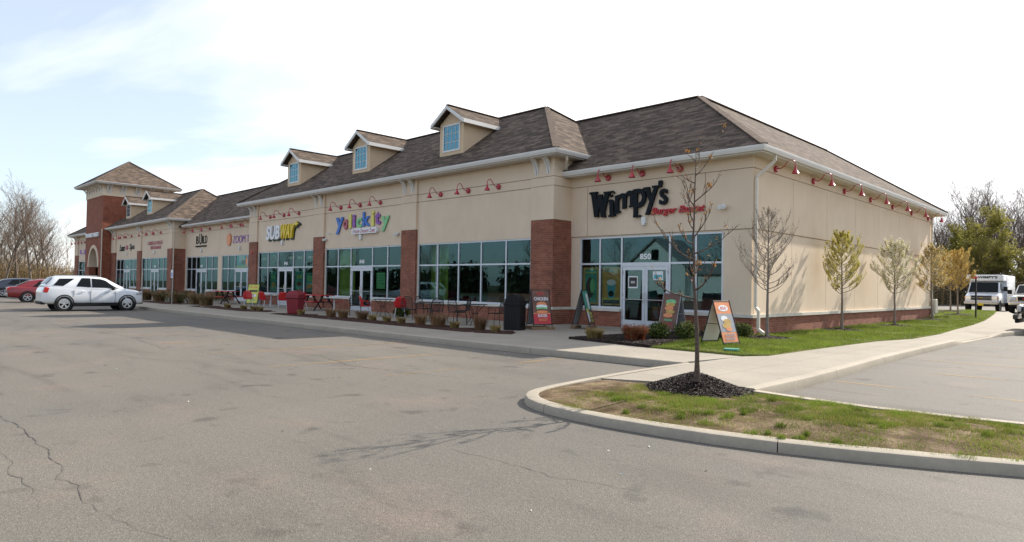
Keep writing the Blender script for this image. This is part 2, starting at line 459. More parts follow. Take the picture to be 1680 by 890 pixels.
# ---------------------------------------------------------------- mesh helpers
class MB:
    def __init__(s): s.v = []; s.f = []; s.m = []
    def add(s, vs, fs, m=0):
        o = len(s.v); s.v.extend(tuple(v) for v in vs)
        s.f.extend(tuple(i + o for i in f) for f in fs); s.m.extend([m] * len(fs)); return s
    def box(s, x0, y0, z0, x1, y1, z1, m=0):
        x0, x1 = min(x0, x1), max(x0, x1); y0, y1 = min(y0, y1), max(y0, y1); z0, z1 = min(z0, z1), max(z0, z1)
        return s.add([(x0,y0,z0),(x1,y0,z0),(x1,y1,z0),(x0,y1,z0),(x0,y0,z1),(x1,y0,z1),(x1,y1,z1),(x0,y1,z1)],
                     [(0,3,2,1),(4,5,6,7),(0,1,5,4),(1,2,6,5),(2,3,7,6),(3,0,4,7)], m)
    def rbox(s, c, size, rot=None, m=0, bev=0.0):
        """box by centre, size and rotation matrix, with optional chamfered vertical look"""
        hx, hy, hz = size[0]/2, size[1]/2, size[2]/2
        vs = [Vector((sx*hx, sy*hy, sz*hz)) for sz in (-1,1) for sx, sy in ((-1,-1),(1,-1),(1,1),(-1,1))]
        if rot is not None: vs = [rot @ v for v in vs]
        c = Vector(c)
        return s.add([c+v for v in vs], [(0,3,2,1),(4,5,6,7),(0,1,5,4),(1,2,6,5),(2,3,7,6),(3,0,4,7)], m)
    def bar(s, a, b, w, h=None, m=0, up=(0,0,1)):
        a, b = Vector(a), Vector(b); h = h or w
        d = (b-a); L = d.length
        if L < 1e-6: return s
        d.normalize(); u = Vector(up)
        if abs(d.dot(u)) > .98: u = Vector((1,0,0))
        r = d.cross(u).normalized(); u = r.cross(d)
        rot = Matrix((r, d, u)).transposed()
        return s.rbox((a+b)/2, (w, L, h), rot, m)
    def tube(s, pts, rad, n=8, m=0, cap=True):
        pts = [Vector(p) for p in pts]
        if isinstance(rad, (int, float)): rad = [rad]*len(pts)
        o = len(s.v); vs = []; fs = []
        ref = None
        for i, p in enumerate(pts):
            d = (pts[min(i+1, len(pts)-1)] - pts[max(i-1, 0)]).normalized()
            if ref is None:
                ref = Vector((0,0,1)) if abs(d.z) < .9 else Vector((1,0,0))
            r = d.cross(ref)
            if r.length < 1e-4: r = d.cross(Vector((0,1,0)))
            r.normalize(); u = r.cross(d).normalized(); ref = u
            for k in range(n):
                a = 2*math.pi*k/n
                vs.append(p + (r*math.cos(a) + u*math.sin(a))*rad[i])
        for i in range(len(pts)-1):
            for k in range(n):
                k2 = (k+1) % n
                fs.append((i*n+k, i*n+k2, (i+1)*n+k2, (i+1)*n+k))
        if cap:
            fs.append(tuple(range(n))[::-1]); fs.append(tuple((len(pts)-1)*n+k for k in range(n)))
        return s.add(vs, fs, m)
    def lathe(s, prof, c=(0,0,0), n=16, m=0, rot=None, cap=True):
        """prof: (r, z) pairs bottom to top"""
        c = Vector(c); vs = []; fs = []
        for r, z in prof:
            for k in range(n):
                a = 2*math.pi*k/n
                v = Vector((r*math.cos(a), r*math.sin(a), z))
                if rot is not None: v = rot @ v
                vs.append(c+v)
        for i in range(len(prof)-1):
            for k in range(n):
                k2 = (k+1) % n
                fs.append((i*n+k, i*n+k2, (i+1)*n+k2, (i+1)*n+k))
        if cap and prof[0][0] > 1e-4: fs.append(tuple(range(n))[::-1])
        if cap and prof[-1][0] > 1e-4: fs.append(tuple((len(prof)-1)*n+k for k in range(n)))
        return s.add(vs, fs, m)
    def prism(s, poly, fn, a, b, m=0):
        """poly of (u,v); fn(u,v,w)->xyz; extruded w=a..b"""
        n = len(poly)
        vs = [fn(u, v, a) for u, v in poly] + [fn(u, v, b) for u, v in poly]
        fs = [tuple(range(n))[::-1], tuple(range(n, 2*n))] + [(i, (i+1) % n, n+(i+1) % n, n+i) for i in range(n)]
        return s.add(vs, fs, m)
    def mesh(s, name, mats, smooth=False, recalc=True, sharp=None):
        me = bpy.data.meshes.new(name)
        me.from_pydata(s.v, [], s.f)
        mats = mats if isinstance(mats, (list, tuple)) else [mats]
        for k in mats: me.materials.append(MT[k] if isinstance(k, str) else k)
        if len(mats) > 1: me.polygons.foreach_set('material_index', s.m)
        if recalc:
            bm = bmesh.new(); bm.from_mesh(me)
            bmesh.ops.recalc_face_normals(bm, faces=bm.faces)
            bm.to_mesh(me); bm.free()
        if smooth: me.polygons.foreach_set('use_smooth', [True]*len(me.polygons))
        me.update()
        if smooth and sharp: me.set_sharp_from_angle(angle=R(sharp))
        return me
    def build(s, name, mats, parent=None, smooth=False, recalc=True, sharp=None):
        o = bpy.data.objects.new(name, s.mesh(name, mats, smooth, recalc, sharp))
        COL.objects.link(o)
        if parent is not None: o.parent = parent
        return o

def tag(o, label=None, cat=None, group=None, kind=None):
    if label: o['label'] = label
    if cat: o['category'] = cat
    if group: o['group'] = group
    if kind: o['kind'] = kind
    return o
def thing(name, label, cat, loc=(0,0,0), rz=0.0, group=None):
    o = bpy.data.objects.new(name, None); COL.objects.link(o)
    o.location = loc; o.rotation_euler = (0, 0, rz); o.empty_display_size = 0.2
    return tag(o, label, cat, group)
KIDS = {}
def copy_thing(root, loc=None, rz=None, label=None, scale=None):
    def cp(o, par):
        c = o.copy(); COL.objects.link(c)
        if par is not None: c.parent = par
        for k in o.children: cp(k, c)
        return c
    r = cp(root, None)
    if loc is not None: r.location = loc
    if rz is not None: r.rotation_euler = (0, 0, rz)
    if label: r['label'] = label
    if scale is not None: r.scale = scale
    return r
def bevel(o, w, seg=2, ang=30):
    b = o.modifiers.new('bevel', 'BEVEL'); b.width = w; b.segments = seg; b.limit_method = 'ANGLE'; b.angle_limit = R(ang)
    return o
def text_geo(txt, weight=0.0, shear=0.0, depth=0.05):
    cu = bpy.data.curves.new('lettering', 'FONT'); cu.body = txt
    cu.offset = weight; cu.shear = shear; cu.extrude = depth/2; cu.resolution_u = 3
    ob = bpy.data.objects.new('lettering', cu)
    me = bpy.data.meshes.new_from_object(ob)
    vs = [v.co.copy() for v in me.vertices]; fs = [tuple(p.vertices) for p in me.polygons]
    bpy.data.meshes.remove(me); bpy.data.objects.remove(ob); bpy.data.curves.remove(cu)
    return vs, fs
def fit_text(mb, txt, u0, u1, v0, v1, fn, weight=0.0, shear=0.0, depth=0.05, m=0):
    """letters stretched to the box u0..u1, v0..v1 of the frame fn(u,v,w)"""
    vs, fs = text_geo(txt, weight, shear, depth)
    if not vs: return
    ax = min(v.x for v in vs); bx = max(v.x for v in vs); ay = min(v.y for v in vs); by = max(v.y for v in vs)
    out = [fn(u0 + (v.x-ax)/(bx-ax)*(u1-u0), v0 + (v.y-ay)/(by-ay)*(v1-v0), v.z) for v in vs]
    mb.add(out, fs, m)

def sweep(mb, path, prof, closed=False, m=0):
    """prof (d,z) swept along the path (x,y,dz); d is measured to the RIGHT of the path"""
    P = [Vector((p[0], p[1], 0)) for p in path]; n = len(P); k = len(prof); vs = []
    for i, p in enumerate(P):
        a = P[i-1] if i > 0 else (P[-1] if closed else None)
        b = P[(i+1) % n] if (i < n-1 or closed) else None
        d1 = (p-a).normalized() if a is not None else None
        d2 = (b-p).normalized() if b is not None else None
        if d1 is None: d1 = d2
        if d2 is None: d2 = d1
        n1 = Vector((d1.y, -d1.x, 0)); n2 = Vector((d2.y, -d2.x, 0))
        nn = (n1+n2).normalized(); sc = 1/max(.3, nn.dot(n1))
        dz = path[i][2] if len(path[i]) > 2 else 0
        zs = path[i][3] if len(path[i]) > 3 else 1
        for d, z in prof:
            q = p + nn*d*sc
            vs.append((q.x, q.y, z*zs+dz))
    fs = []
    for i in range(n if closed else n-1):
        j = (i+1) % n
        for a in range(k):
            b = (a+1) % k
            fs.append((i*k+a, i*k+b, j*k+b, j*k+a))
    if not closed:
        fs.append(tuple(range(k))); fs.append(tuple((n-1)*k+a for a in range(k))[::-1])
    mb.add(vs, fs, m)

def smooth01(a, b, t):
    t = max(0, min(1, (t-a)/(b-a))); return t*t*(3-2*t)
def gh(x, y):
    """the back lot lies a little higher than the front one"""
    return 0.25*smooth01(36, 52, y)
def inpoly(x, y, poly):
    c = False; j = len(poly)-1
    for i in range(len(poly)):
        xi, yi = poly[i]; xj, yj = poly[j]
        if (yi > y) != (yj > y) and x < (xj-xi)*(y-yi)/(yj-yi)+xi: c = not c
        j = i
    return c

# ================================================================= GROUND
xs = [-600, -200, -100, -60, -30, -15, -9, -6, -4, 0, 10, 30, 100, 600]
ys = [-600, -150, -40, 0, 12, 20, 30, 36] + [36+1*k for k in range(1, 17)] + [56, 70, 100, 200, 600]
mb = MB()
for y in ys:
    for x in xs: mb.v.append((x, y, gh(x, y)))
nx = len(xs)
for j in range(len(ys)-1):
    for i in range(nx-1):
        mb.f.append((j*nx+i, j*nx+i+1, (j+1)*nx+i+1, (j+1)*nx+i)); mb.m.append(0)
tag(mb.build('asphalt_lot', 'asphalt', recalc=False), kind='structure')
# far fields round the lots
mb = MB()
mb.add([(-600,-600,.03),(-112,-600,.03),(-112,600,.29),(-600,600,.29)], [(0,1,2,3)])
mb.add([(-112,84,.28),(600,84,.28),(600,600,.28),(-112,600,.28)], [(0,1,2,3)])
mb.add([(-112,-600,.03),(600,-600,.03),(600,-24,.03),(-112,-24,.03)], [(0,1,2,3)])
tag(mb.build('far_field', 'meadow', recalc=False), kind='structure')

# kerb paths (x, y, dz, height factor); profile reaches 1.0 at the top of a 0.15 kerb
def kerb_prof(w=0.19, h=0.15):
    return [(0, -0.1), (0, 0.0), (-0.012, h-0.035), (-0.022, h-0.012), (-0.05, h), (-w, h), (-w, -0.1)]
def kerb(name, path, seg=3.05, gap=0.012, label=None):
    """cast in lengths with open joints"""
    P = [Vector((p[0], p[1])) for p in path]; hf = [p[2] for p in path]
    L = [0]
    for i in range(1, len(P)): L.append(L[-1]+(P[i]-P[i-1]).length)
    def at(s):
        s = max(0, min(L[-1], s))
        for i in range(1, len(P)):
            if s <= L[i]+1e-9:
                t = (s-L[i-1])/max(1e-9, L[i]-L[i-1]); q = P[i-1].lerp(P[i], t); return (q.x, q.y, gh(q.x, q.y), hf[i-1]+(hf[i]-hf[i-1])*t)
        return (P[-1].x, P[-1].y, gh(*P[-1]), hf[-1])
    mb = MB(); s0 = 0.0
    while s0 < L[-1]-0.05:
        s1 = min(L[-1], s0+seg)
        st = [s0] + [l for l in L if s0+.02 < l < s1-gap-.02] + [s1-gap]
        if st[-1]-st[0] > .03: sweep(mb, [at(s) for s in st], kerb_prof())
        s0 = s1
    return tag(mb.build(name, 'kerb', smooth=True, sharp=40), kind='structure')
K1 = [(-84, 10.9, 1), (-35, 11.05, 1), (-19, 11.1, 1), (-12, 11.22, 1), (-6.62, 11.52, 1)]
kerb('kerb', K1, seg=4.9)
nose = [(-6.62, 11.52, 1), (-6.66, 10.4, .97), (-6.66, 9.2, .9), (-6.62, 8.2, .82), (-6.57, 7.5, .76), (-6.5, 7.08, .74), (-6.40, 6.82, .73), (-6.22, 6.58, .73),
        (-6.0, 6.40, .73), (-5.72, 6.27, .73), (-5.40, 6.19, .73), (-5.0, 6.14, .73), (-4.5, 6.14, .73), (-3.9, 6.20, .73), (-3.3, 6.30, .73), (-2.7, 6.46, .73),
        (-2.07, 6.69, .73), (-1.4, 6.99, .73), (-.8, 7.3, .73), (0, 7.78, .73), (1.2, 8.6, .73), (3.0, 9.9, .73), (9.0, 14.6, .73)]
kerb('kerb', nose, seg=2.9)
K2 = [(9.0, 16.4, .8), (3.0, 11.7, .8), (1.0, 10.4, .8), (-.2, 9.88, .8), (-1.1, 9.62, .8), (-1.9, 9.46, .8), (-2.7, 9.36, .82), (-3.5, 9.33, .88), (-4.18, 9.36, .95)]
kerb('kerb', K2, seg=9)
K3 = [(-4.2, 9.36, 1), (-4.18, 11.5, 1), (-4.25, 13.5, 1), (-4.36, 16, 1), (-4.40, 19, 1), (-4.42, 23.5, 1), (-4.40, 24.5, .35), (-4.3, 28.6, .3), (-4.15, 29.8, 1),
      (-4.0, 31, 1), (-3.8, 33.2, 1), (-3.2, 34.6, 1), (-1.5, 35.2, 1), (4, 35.4, 1)]
kerb('kerb', K3, seg=3.4)
K4 = [(-9.6, 52.4, .8), (-12, 52.2, .8), (-30, 52.2, .8)]
kerb('kerb', K4, seg=5)
# concrete sidewalks
def slab(name, poly, mat, z=0.15, kind='structure', bottom=-0.1):
    mb = MB(); n = len(poly)
    tp = [(p[0], p[1], (p[2] if len(p) > 2 else z)+gh(p[0], p[1])) for p in poly]
    bt = [(p[0], p[1], bottom) for p in poly]
    mb.add(tp+bt, [tuple(range(n))] + [(i, n+i, n+(i+1) % n, (i+1) % n) for i in range(n)])
    return tag(mb.build(name, mat), kind=kind)
KI = 0.168
front_walk = [(-84, 11.05), (-35, 11.2), (-19, 11.25), (-12, 11.37), (-6.66-KI+.17, 11.68), (-6.4, 13.62), (-9.2, 13.62), (-11.55, 13.95), (-11.25, 19.75), (-84, 19.75)]
slab('sidewalk', front_walk, 'walk', 0.149)
pad = [(-6.45, 8.65, .118), (-4.34, 9.5, .142), (-4.36, 13.5), (-4.5, 16), (-4.55, 23.5), (-4.52, 24.3, .06), (-4.42, 28.8, .06), (-4.3, 30), (-4.15, 31), (-3.95, 33.1), (-3.3, 34.45), (-1.5, 35.04), (4, 35.24),
       (4, 39.5), (-4.2, 42), (-5.6, 46), (-6.5, 49.5), (-7.0, 52), (-7.6, 52), (-6.9, 46), (-6.35, 40), (-6.0, 35), (-5.72, 30), (-5.45, 26.5), (-5.45, 23), (-5.85, 21), (-6.02, 17.5), (-6.1, 14.2), (-6.42, 13.62), (-6.49, 11.68)]
mb = MB()
bm = bmesh.new()
vs = [bm.verts.new((p[0], p[1], (p[2] if len(p) > 2 else .149)+gh(p[0], p[1]))) for p in pad]
f = bm.faces.new(vs)
r = bmesh.ops.triangulate(bm, faces=[f])
me = bpy.data.meshes.new('footpath'); bm.to_mesh(me)
ex = bmesh.ops.extrude_face_region(bm, geom=bm.faces[:])
for g_ in ex['geom']:
    if isinstance(g_, bmesh.types.BMVert): g_.co.z = -0.1
bmesh.ops.recalc_face_normals(bm, faces=bm.faces[:]); bm.to_mesh(me); bm.free()
me.materials.append(MT['walk'])
o = bpy.data.objects.new('footpath', me); COL.objects.link(o); tag(o, kind='structure')

# lawn, planting bed, island: real height, built on a grid
def grid_patch(name, poly, mat, hfun, step=0.25, kind='structure', smooth=True):
    x0 = min(p[0] for p in poly); x1 = max(p[0] for p in poly); y0 = min(p[1] for p in poly); y1 = max(p[1] for p in poly)
    bm = bmesh.new()
    vs = [bm.verts.new((p[0], p[1], 0)) for p in poly]
    bm.faces.new(vs)
    for ax, a, b in ((0, x0, x1), (1, y0, y1)):
        k = a+step
        while k < b:
            co = (k, 0, 0) if ax == 0 else (0, k, 0); no = (1, 0, 0) if ax == 0 else (0, 1, 0)
            bmesh.ops.bisect_plane(bm, geom=bm.verts[:]+bm.edges[:]+bm.faces[:], plane_co=co, plane_no=no)
            k += step
    bmesh.ops.triangulate(bm, faces=[f for f in bm.faces if len(f.verts) > 4])
    for v in bm.verts: v.co.z = hfun(v.co.x, v.co.y)
    be = [e for e in bm.edges if e.is_boundary]
    ex = bmesh.ops.extrude_edge_only(bm, edges=be)
    for g_ in ex['geom']:
        if isinstance(g_, bmesh.types.BMVert): g_.co.z -= 0.12
    for f in bm.faces:
        f.normal_update()
        if f.normal.z < -.01: f.normal_flip()
        f.smooth = smooth
    me = bpy.data.meshes.new(name); bm.to_mesh(me); bm.free()
    me.materials.append(MT[mat])
    o = bpy.data.objects.new(name, me); COL.objects.link(o)
    return tag(o, kind=kind)
lawn_poly = [(-8.75, 13.60), (-6.42, 13.60), (-6.1, 14.2), (-6.02, 17.5), (-5.85, 21), (-5.45, 23), (-5.45, 26.5), (-5.72, 30), (-6.0, 35), (-6.35, 40), (-6.9, 46), (-7.6, 52), (-9.6, 52.3), (-30, 52.1), (-30, 41.8), (-8.95, 41.8), (-8.95, 19.8), (-9.6, 19.6), (-9.5, 17.4), (-9.1, 15.2)]
def lawn_h(x, y):
    e = 0.150+gh(x, y)
    return e+0.03*noise.noise((x*.6, y*.6, 0))+0.02
grid_patch('lawn', lawn_poly, 'turf', lawn_h, 0.5)
bed_poly = [(-11.55, 13.95), (-9.2, 13.62), (-8.72, 13.60), (-9.05, 15.2), (-9.45, 17.4), (-9.55, 19.6), (-11.25, 19.75)]
def bed_h(x, y): return 0.153+0.055*min(1, 3*max(0, .5+.5*noise.noise((x*1.5, y*1.5, 3))))
grid_patch('planting_bed', bed_poly, 'mulch', bed_h, 0.2)
island_poly = [(p[0], p[1]) for p in nose[5:]]
def off(path, d):
    out = []
    for i, p in enumerate(path):
        a = Vector(path[max(0, i-1)]); b = Vector(path[min(len(path)-1, i+1)]); t = (b-a).normalized()
        out.append((p[0]-t.y*d, p[1]+t.x*d))
    return out
isl = off(island_poly, 0.10) + [(8.95, 16.25), (3.0, 11.6)] + [(p[0], p[1]-.10) for p in K2[2:-1]] + [(-4.25, 9.42), (-6.42, 8.62)]
def isl_h(x, y):
    d = min((Vector((x, y))-Vector(q)).length for q in isl_edge)
    return 0.098+0.06*smooth01(0.05, .8, d)+0.012*noise.noise((x*3, y*3, 0))
isl_edge = []
for i in range(len(isl)):
    a = Vector(isl[i]); b = Vector(isl[(i+1) % len(isl)])
    for k in range(6): isl_edge.append(tuple(a.lerp(b, k/6)))
grid_patch('island_soil', isl, 'soil', isl_h, 0.16)

# mulch rings
def mound(cx, cy, r, h, base, mat='mulch', chips=600, seed=1, kind='structure', lab='mulch_ring', stretch=1.0):
    rnd = random.Random(seed); mb = MB(); n = 26; rings = 7
    mb.v.append((cx, cy, base+h))
    for k in range(1, rings+1):
        t = k/rings
        for j in range(n):
            a = 2*math.pi*j/n
            rr = r*t*(1+.16*noise.noise((math.cos(a)*1.3+cx, math.sin(a)*1.3+cy, 0)))
            z = base+h*(1-t)**.75*(.5+.5*math.cos(t*math.pi*.5))+0.02*noise.noise((cx+rr*math.cos(a)*6, cy+rr*math.sin(a)*6, 0))*(1-t)
            if k == rings: z = base-0.03
            mb.v.append((cx+rr*math.cos(a), cy+rr*math.sin(a)*stretch, z))
    for j in range(n): mb.f.append((0, 1+j, 1+(j+1) % n)); mb.m.append(0)
    for k in range(rings-1):
        for j in range(n):
            a, b = 1+k*n+j, 1+k*n+(j+1) % n
            mb.f.append((a, a+n, b+n, b)); mb.m.append(0)
    for i in range(chips):
        t = math.sqrt(rnd.random())*1.04; a = rnd.uniform(0, 2*math.pi)
        x, y = cx+r*t*math.cos(a), cy+r*t*math.sin(a)*stretch
        z = base+h*max(0, 1-t)**.75*(.5+.5*math.cos(min(1, t)*math.pi*.5))+.008
        s = rnd.uniform(.005, .015)*(1 if base < .14 else 1.6); q = Matrix.Rotation(rnd.uniform(0, 6.28), 3, 'Z') @ Matrix.Rotation(rnd.uniform(-.9, .9), 3, 'X') @ Matrix.Rotation(rnd.uniform(-.7, .7), 3, 'Y')
        vs = [Vector((x, y, z)) + q @ Vector(p) for p in ((-s*1.6, -s*.5, 0), (s*1.6, -s*.35, 0), (s*1.3, s*.5, 0.004), (-s*1.4, s*.4, 0))]
        mb.add(vs, [(0, 1, 2, 3)], 1 if rnd.random() < .72 else 2)
    return tag(mb.build(lab, [mat, 'chip_a', 'chip_b'], recalc=False), kind='structure')
mound(-4.76, 8.58, .80, .27, .13, chips=7000, seed=3)

# blades of grass: one mesh of many small blades = stuff
def blades(name, label, n, pick, hfun, hmin, hmax, w, mats, seed=1, lean=.5, per=1):
    rnd = random.Random(seed); mb = MB(); made = 0; tries = 0
    while made < n and tries < n*12:
        tries += 1
        q = pick(rnd)
        if q is None: continue
        x, y, dens, mi = q
        if rnd.random() > dens: continue
        z = hfun(x, y)-.005; h = rnd.uniform(hmin, hmax)*(.6+.6*dens); a = rnd.uniform(0, 6.28); lx, ly = math.cos(a), math.sin(a)
        b = rnd.uniform(0, 6.28); px, py = math.cos(b)*w, math.sin(b)*w; l = h*rnd.uniform(.1, lean)
        mb.add([(x-px, y-py, z), (x+px, y+py, z), (x+px*.6+lx*l*.4, y+py*.6+ly*l*.4, z+h*.6), (x-px*.6+lx*l*.4, y-py*.6+ly*l*.4, z+h*.6), (x+lx*l, y+ly*l, z+h)],
               [(0, 1, 2, 3), (3, 2, 4)], mi)
        made += 1
    return tag(mb.build(name, mats, recalc=False), label, name.replace('_', ' '), kind='stuff')
def island_pick(rnd):
    x = rnd.uniform(-6.4, .6); y = rnd.uniform(6.2, 10.2)
    if not inpoly(x, y, isl): return None
    if (x+4.76)**2+(y-8.58)**2 < .70**2: return None
    a = .5+.5*noise.noise((x*1.15, y*1.15, 7.3)); b = .5+.5*noise.noise((x*4.5, y*4.5, 2.1)); c = .5+.5*noise.noise((x*.5, y*.5, 4.4))
    d = a*.55+b*.45
    dens = max(0, (d-.33)*3.6)
    # the nose by the stall is bare earth, the near right edge is worn
    bare = smooth01(-5.2, -5.75, x)*.92
    if y < 7.0+.5*(x+5)*(x > -5)*.6: dens *= .45
    dens = min(1, dens+.10)*(1-bare)
    return x, y, dens, (0 if rnd.random() < .35+.6*b*(c > .45) else 1 if rnd.random() < .75 else 2)
blades('island_grass', 'patchy short grass growing through bare soil on the kerbed parking island', 75000, island_pick, isl_h, .016, .050, .0024, ['grass', 'grass_y', 'straw'], 5, .8)
def tuft_pick_factory(cs):
    def p(rnd):
        x0, y0, r = rnd.choice(cs); a = rnd.uniform(0, 6.28); q = r*math.sqrt(rnd.random())
        return x0+q*math.cos(a), y0+q*math.sin(a), 1-.5*q/r, 0 if rnd.random() < .85 else 1
    return p
rn = random.Random(11); cs = []
while len(cs) < 90:
    x, y = rn.uniform(-5.3, .4), rn.uniform(6.4, 9.4)
    if inpoly(x, y, isl) and (x+4.78)**2+(y-8.62)**2 > 1 and noise.noise((x*.9, y*.9, 1)) > -.25: cs.append((x, y, rn.uniform(.04, .11)))
blades('grass_tufts', 'brighter green grass tufts dotted over the parking island', 11000, tuft_pick_factory(cs), isl_h, .030, .075, .0024, ['grass', 'grass_y'], 8, .9)
def lawn_pick(rnd):
    y = 13.6+(52-13.6)*rnd.random()**2.0; x = rnd.uniform(-9.6, -5.4)
    if rnd.random() < .1 and y > 41: x = rnd.uniform(-22, -8)
    if not inpoly(x, y, lawn_poly): return None
    for (tx, ty, tr) in TREE_RINGS:
        if (x-tx)**2+(y-ty)**2 < tr*tr: return None
    a = .5+.5*noise.noise((x*.7, y*.7, 3.3))
    dens = .35+.9*a
    if y < 15.2: dens *= smooth01(13.7, 15.4, y)+.12
    return x, y, min(1, dens), 0 if rnd.random() < .82 else 1
TREE_RINGS = [(-8.23, 18.99, .75), (-8.21, 25.21, .7), (-7.87, 30.46, .7), (-8.23, 38.23, .8), (-8.3, 44.5, .8), (-9.49, 48.7, .8)]
blades('lawn_grass', 'bright green mown grass beside the sunlit end wall', 60000, lawn_pick, lawn_h, .03, .08, .006, ['grass', 'grass_y'], 4, .8)
for i, (x, y, r_) in enumerate(TREE_RINGS):
    mound(x, y, r_, .07, lawn_h(x, y)+.005, chips=260 if i < 3 else 80, seed=20+i)
# loose bark on the wimpy bed
def scatter_chips(name, poly, hf, n, seed, mats, smin=.012, smax=.035):
    rnd = random.Random(seed); mb = MB(); x0 = min(p[0] for p in poly); x1 = max(p[0] for p in poly); y0 = min(p[1] for p in poly); y1 = max(p[1] for p in poly)
    k = 0
    while k < n:
        x, y = rnd.uniform(x0, x1), rnd.uniform(y0, y1)
        if not inpoly(x, y, poly): continue
        k += 1; z = hf(x, y)+.008; s = rnd.uniform(smin, smax)
        q = Matrix.Rotation(rnd.uniform(0, 6.28), 3, 'Z') @ Matrix.Rotation(rnd.uniform(-.7, .7), 3, 'X')
        mb.add([Vector((x, y, z)) + q @ Vector(p) for p in ((-s*1.6, -s*.5, 0), (s*1.6, -s*.35, 0), (s*1.3, s*.5, .004), (-s*1.4, s*.4, 0))], [(0, 1, 2, 3)], 0 if rnd.random() < .75 else 1)
    return tag(mb.build(name, mats, recalc=False), 'loose bark chips lying on the planting bed by the corner shop', 'bark chips', kind='stuff')
scatter_chips('bark_chips', bed_poly, bed_h, 6000, 9, ['chip_a', 'chip_b'], .008, .02)
# long planting strip in front of the shops: scalloped edge of mulch
def strip_h(x, y): return .16+.02*noise.noise((x*2, y*2, 5))
def strip(xa, xb, ya=13.25, yb=14.55, scal=True):
    pts = [(xa, ya+.5), (xa+.4, ya), (xb-1.2, ya), (xb, ya+.55)]
    up = []
    x = xb-.35
    while x > xa+.5:
        up.append((x, yb+.22*math.sin(x*4.2))); x -= .25
    return pts+up
for xa, xb in ((-28.4, -13.6), (-38.2, -29.6), (-48.5, -40.4), (-62, -52)):
    grid_patch('planting_strip', strip(xa, xb), 'mulch_red', strip_h, .5)

# asphalt markings, cracks and litter
mb = MB()
def line(xa, ya, xb, yb, w=.1):
    d = Vector((xb-xa, yb-ya)).normalized(); nn = Vector((-d.y, d.x))*w/2; n = 14
    for i in range(n):
        a = Vector((xa, ya)).lerp(Vector((xb, yb)), i/n); b = Vector((xa, ya)).lerp(Vector((xb, yb)), (i+1)/n)
        mb.add([(a.x-nn.x, a.y-nn.y, .004+gh(*a)), (b.x-nn.x, b.y-nn.y, .004+gh(*b)), (b.x+nn.x, b.y+nn.y, .004+gh(*b)), (a.x+nn.x, a.y+nn.y, .004+gh(*a))], [(0, 1, 2, 3)])
for k in range(14):
    x = -9.4 if k == 0 else -11.7-2.9*(k-1)
    line(x, 11.12, x-.15, 5.6)
for k in range(9):
    y = 12.3+2.75*k
    if y < 34: line(-4.1, y, 1.4, y)
tag(mb.build('parking_line', 'line_yellow'), kind='structure')
mb = MB(); rn = random.Random(2)
def crack(pts, w):
    P = [Vector(p) for p in pts]; L = []
    for i in range(len(P)-1):
        n = max(2, int((P[i+1]-P[i]).length/.09))
        for k in range(n): L.append(P[i].lerp(P[i+1], k/n))
    L.append(P[-1]); q = []; o_ = 0
    for i, p in enumerate(L):
        d = (L[min(i+1, len(L)-1)]-L[max(0, i-1)]).normalized(); nn = Vector((-d.y, d.x))
        o_ = o_*.6+rn.uniform(-.03, .03); ww = w*rn.uniform(.25, 1.25)*(.35+.65*math.sin(math.pi*min(1, .08+i/len(L))))
        c = p+nn*o_; q.append((c-nn*ww, c+nn*ww))
    for i in range(len(q)-1):
        a, b = q[i]; c, d = q[i+1]
        mb.add([(a.x, a.y, .004), (c.x, c.y, .004), (d.x, d.y, .004), (b.x, b.y, .004)], [(0, 1, 2, 3)])
crack([(-10.6, 1.30), (-9.25, 1.33), (-8.19, 1.36), (-7.45, 1.34), (-6.69, 1.32), (-6.25, 1.25), (-5.96, 1.34), (-5.48, 1.31), (-5.06, 1.30), (-4.64, 1.41), (-4.2, 1.45)], .0048)
crack([(-7.6, 1.06), (-6.82, 1.04), (-5.92, 1.05), (-5.5, 1.02)], .0035)
crack([(-4.92, 4.19), (-4.66, 4.20), (-4.33, 4.22), (-4.04, 4.24), (-3.67, 4.20), (-3.29, 4.37), (-2.8, 4.5)], .004)
crack([(-8.5, 7.4), (-11, 6.9), (-13, 7.3), (-15.5, 7.0)], .010)
crack([(-16, 5.2), (-20, 5.6), (-25, 5.0), (-31, 5.4)], .012)
tag(mb.build('asphalt_crack', 'tar'), kind='structure')
rn = random.Random(5)
mb = MB()
for i in range(70):
    y = rn.uniform(3.2, 10.6) if i < 50 else rn.uniform(10.8, 11.1); x = rn.uniform(-24, -2) if i < 50 else rn.uniform(-30, -7)
    if y > 5.8 and x > -6.9: continue
    s = rn.uniform(.008, .022); a = rn.uniform(0, 6.28); c_, s_ = math.cos(a)*s, math.sin(a)*s
    mb.add([(x-c_, y-s_, .004), (x+s_*.6, y-c_*.6, .004), (x+c_, y+s_, .006), (x-s_*.6, y+c_*.6, .016)], [(0, 1, 2, 3)])
tag(mb.build('paper_scraps', 'litter', recalc=False), 'tiny pale scraps and pebbles strewn over the asphalt', 'litter', kind='stuff')

# ================================================================= THE SHOP BUILDING
YW, YM, YB = 19.65, 18.60, 41.60           # recessed front, projecting front, back wall
XC, XI = -9.0, -16.22                       # end wall, side of the projecting bays
G0 = 0.12
mall = thing('strip_mall', 'long single storey beige stucco strip mall with brown shingle roof, dormers and a brick tower', 'building', (0, 0, 0))
F_ = lambda Y: (lambda u, v, w: (u, Y-w, v))    # frame on a front wall: w comes out towards -Y

def part(mb, name, mats, smooth=False, **k): return mb.build(name, mats, mall, smooth, **k)

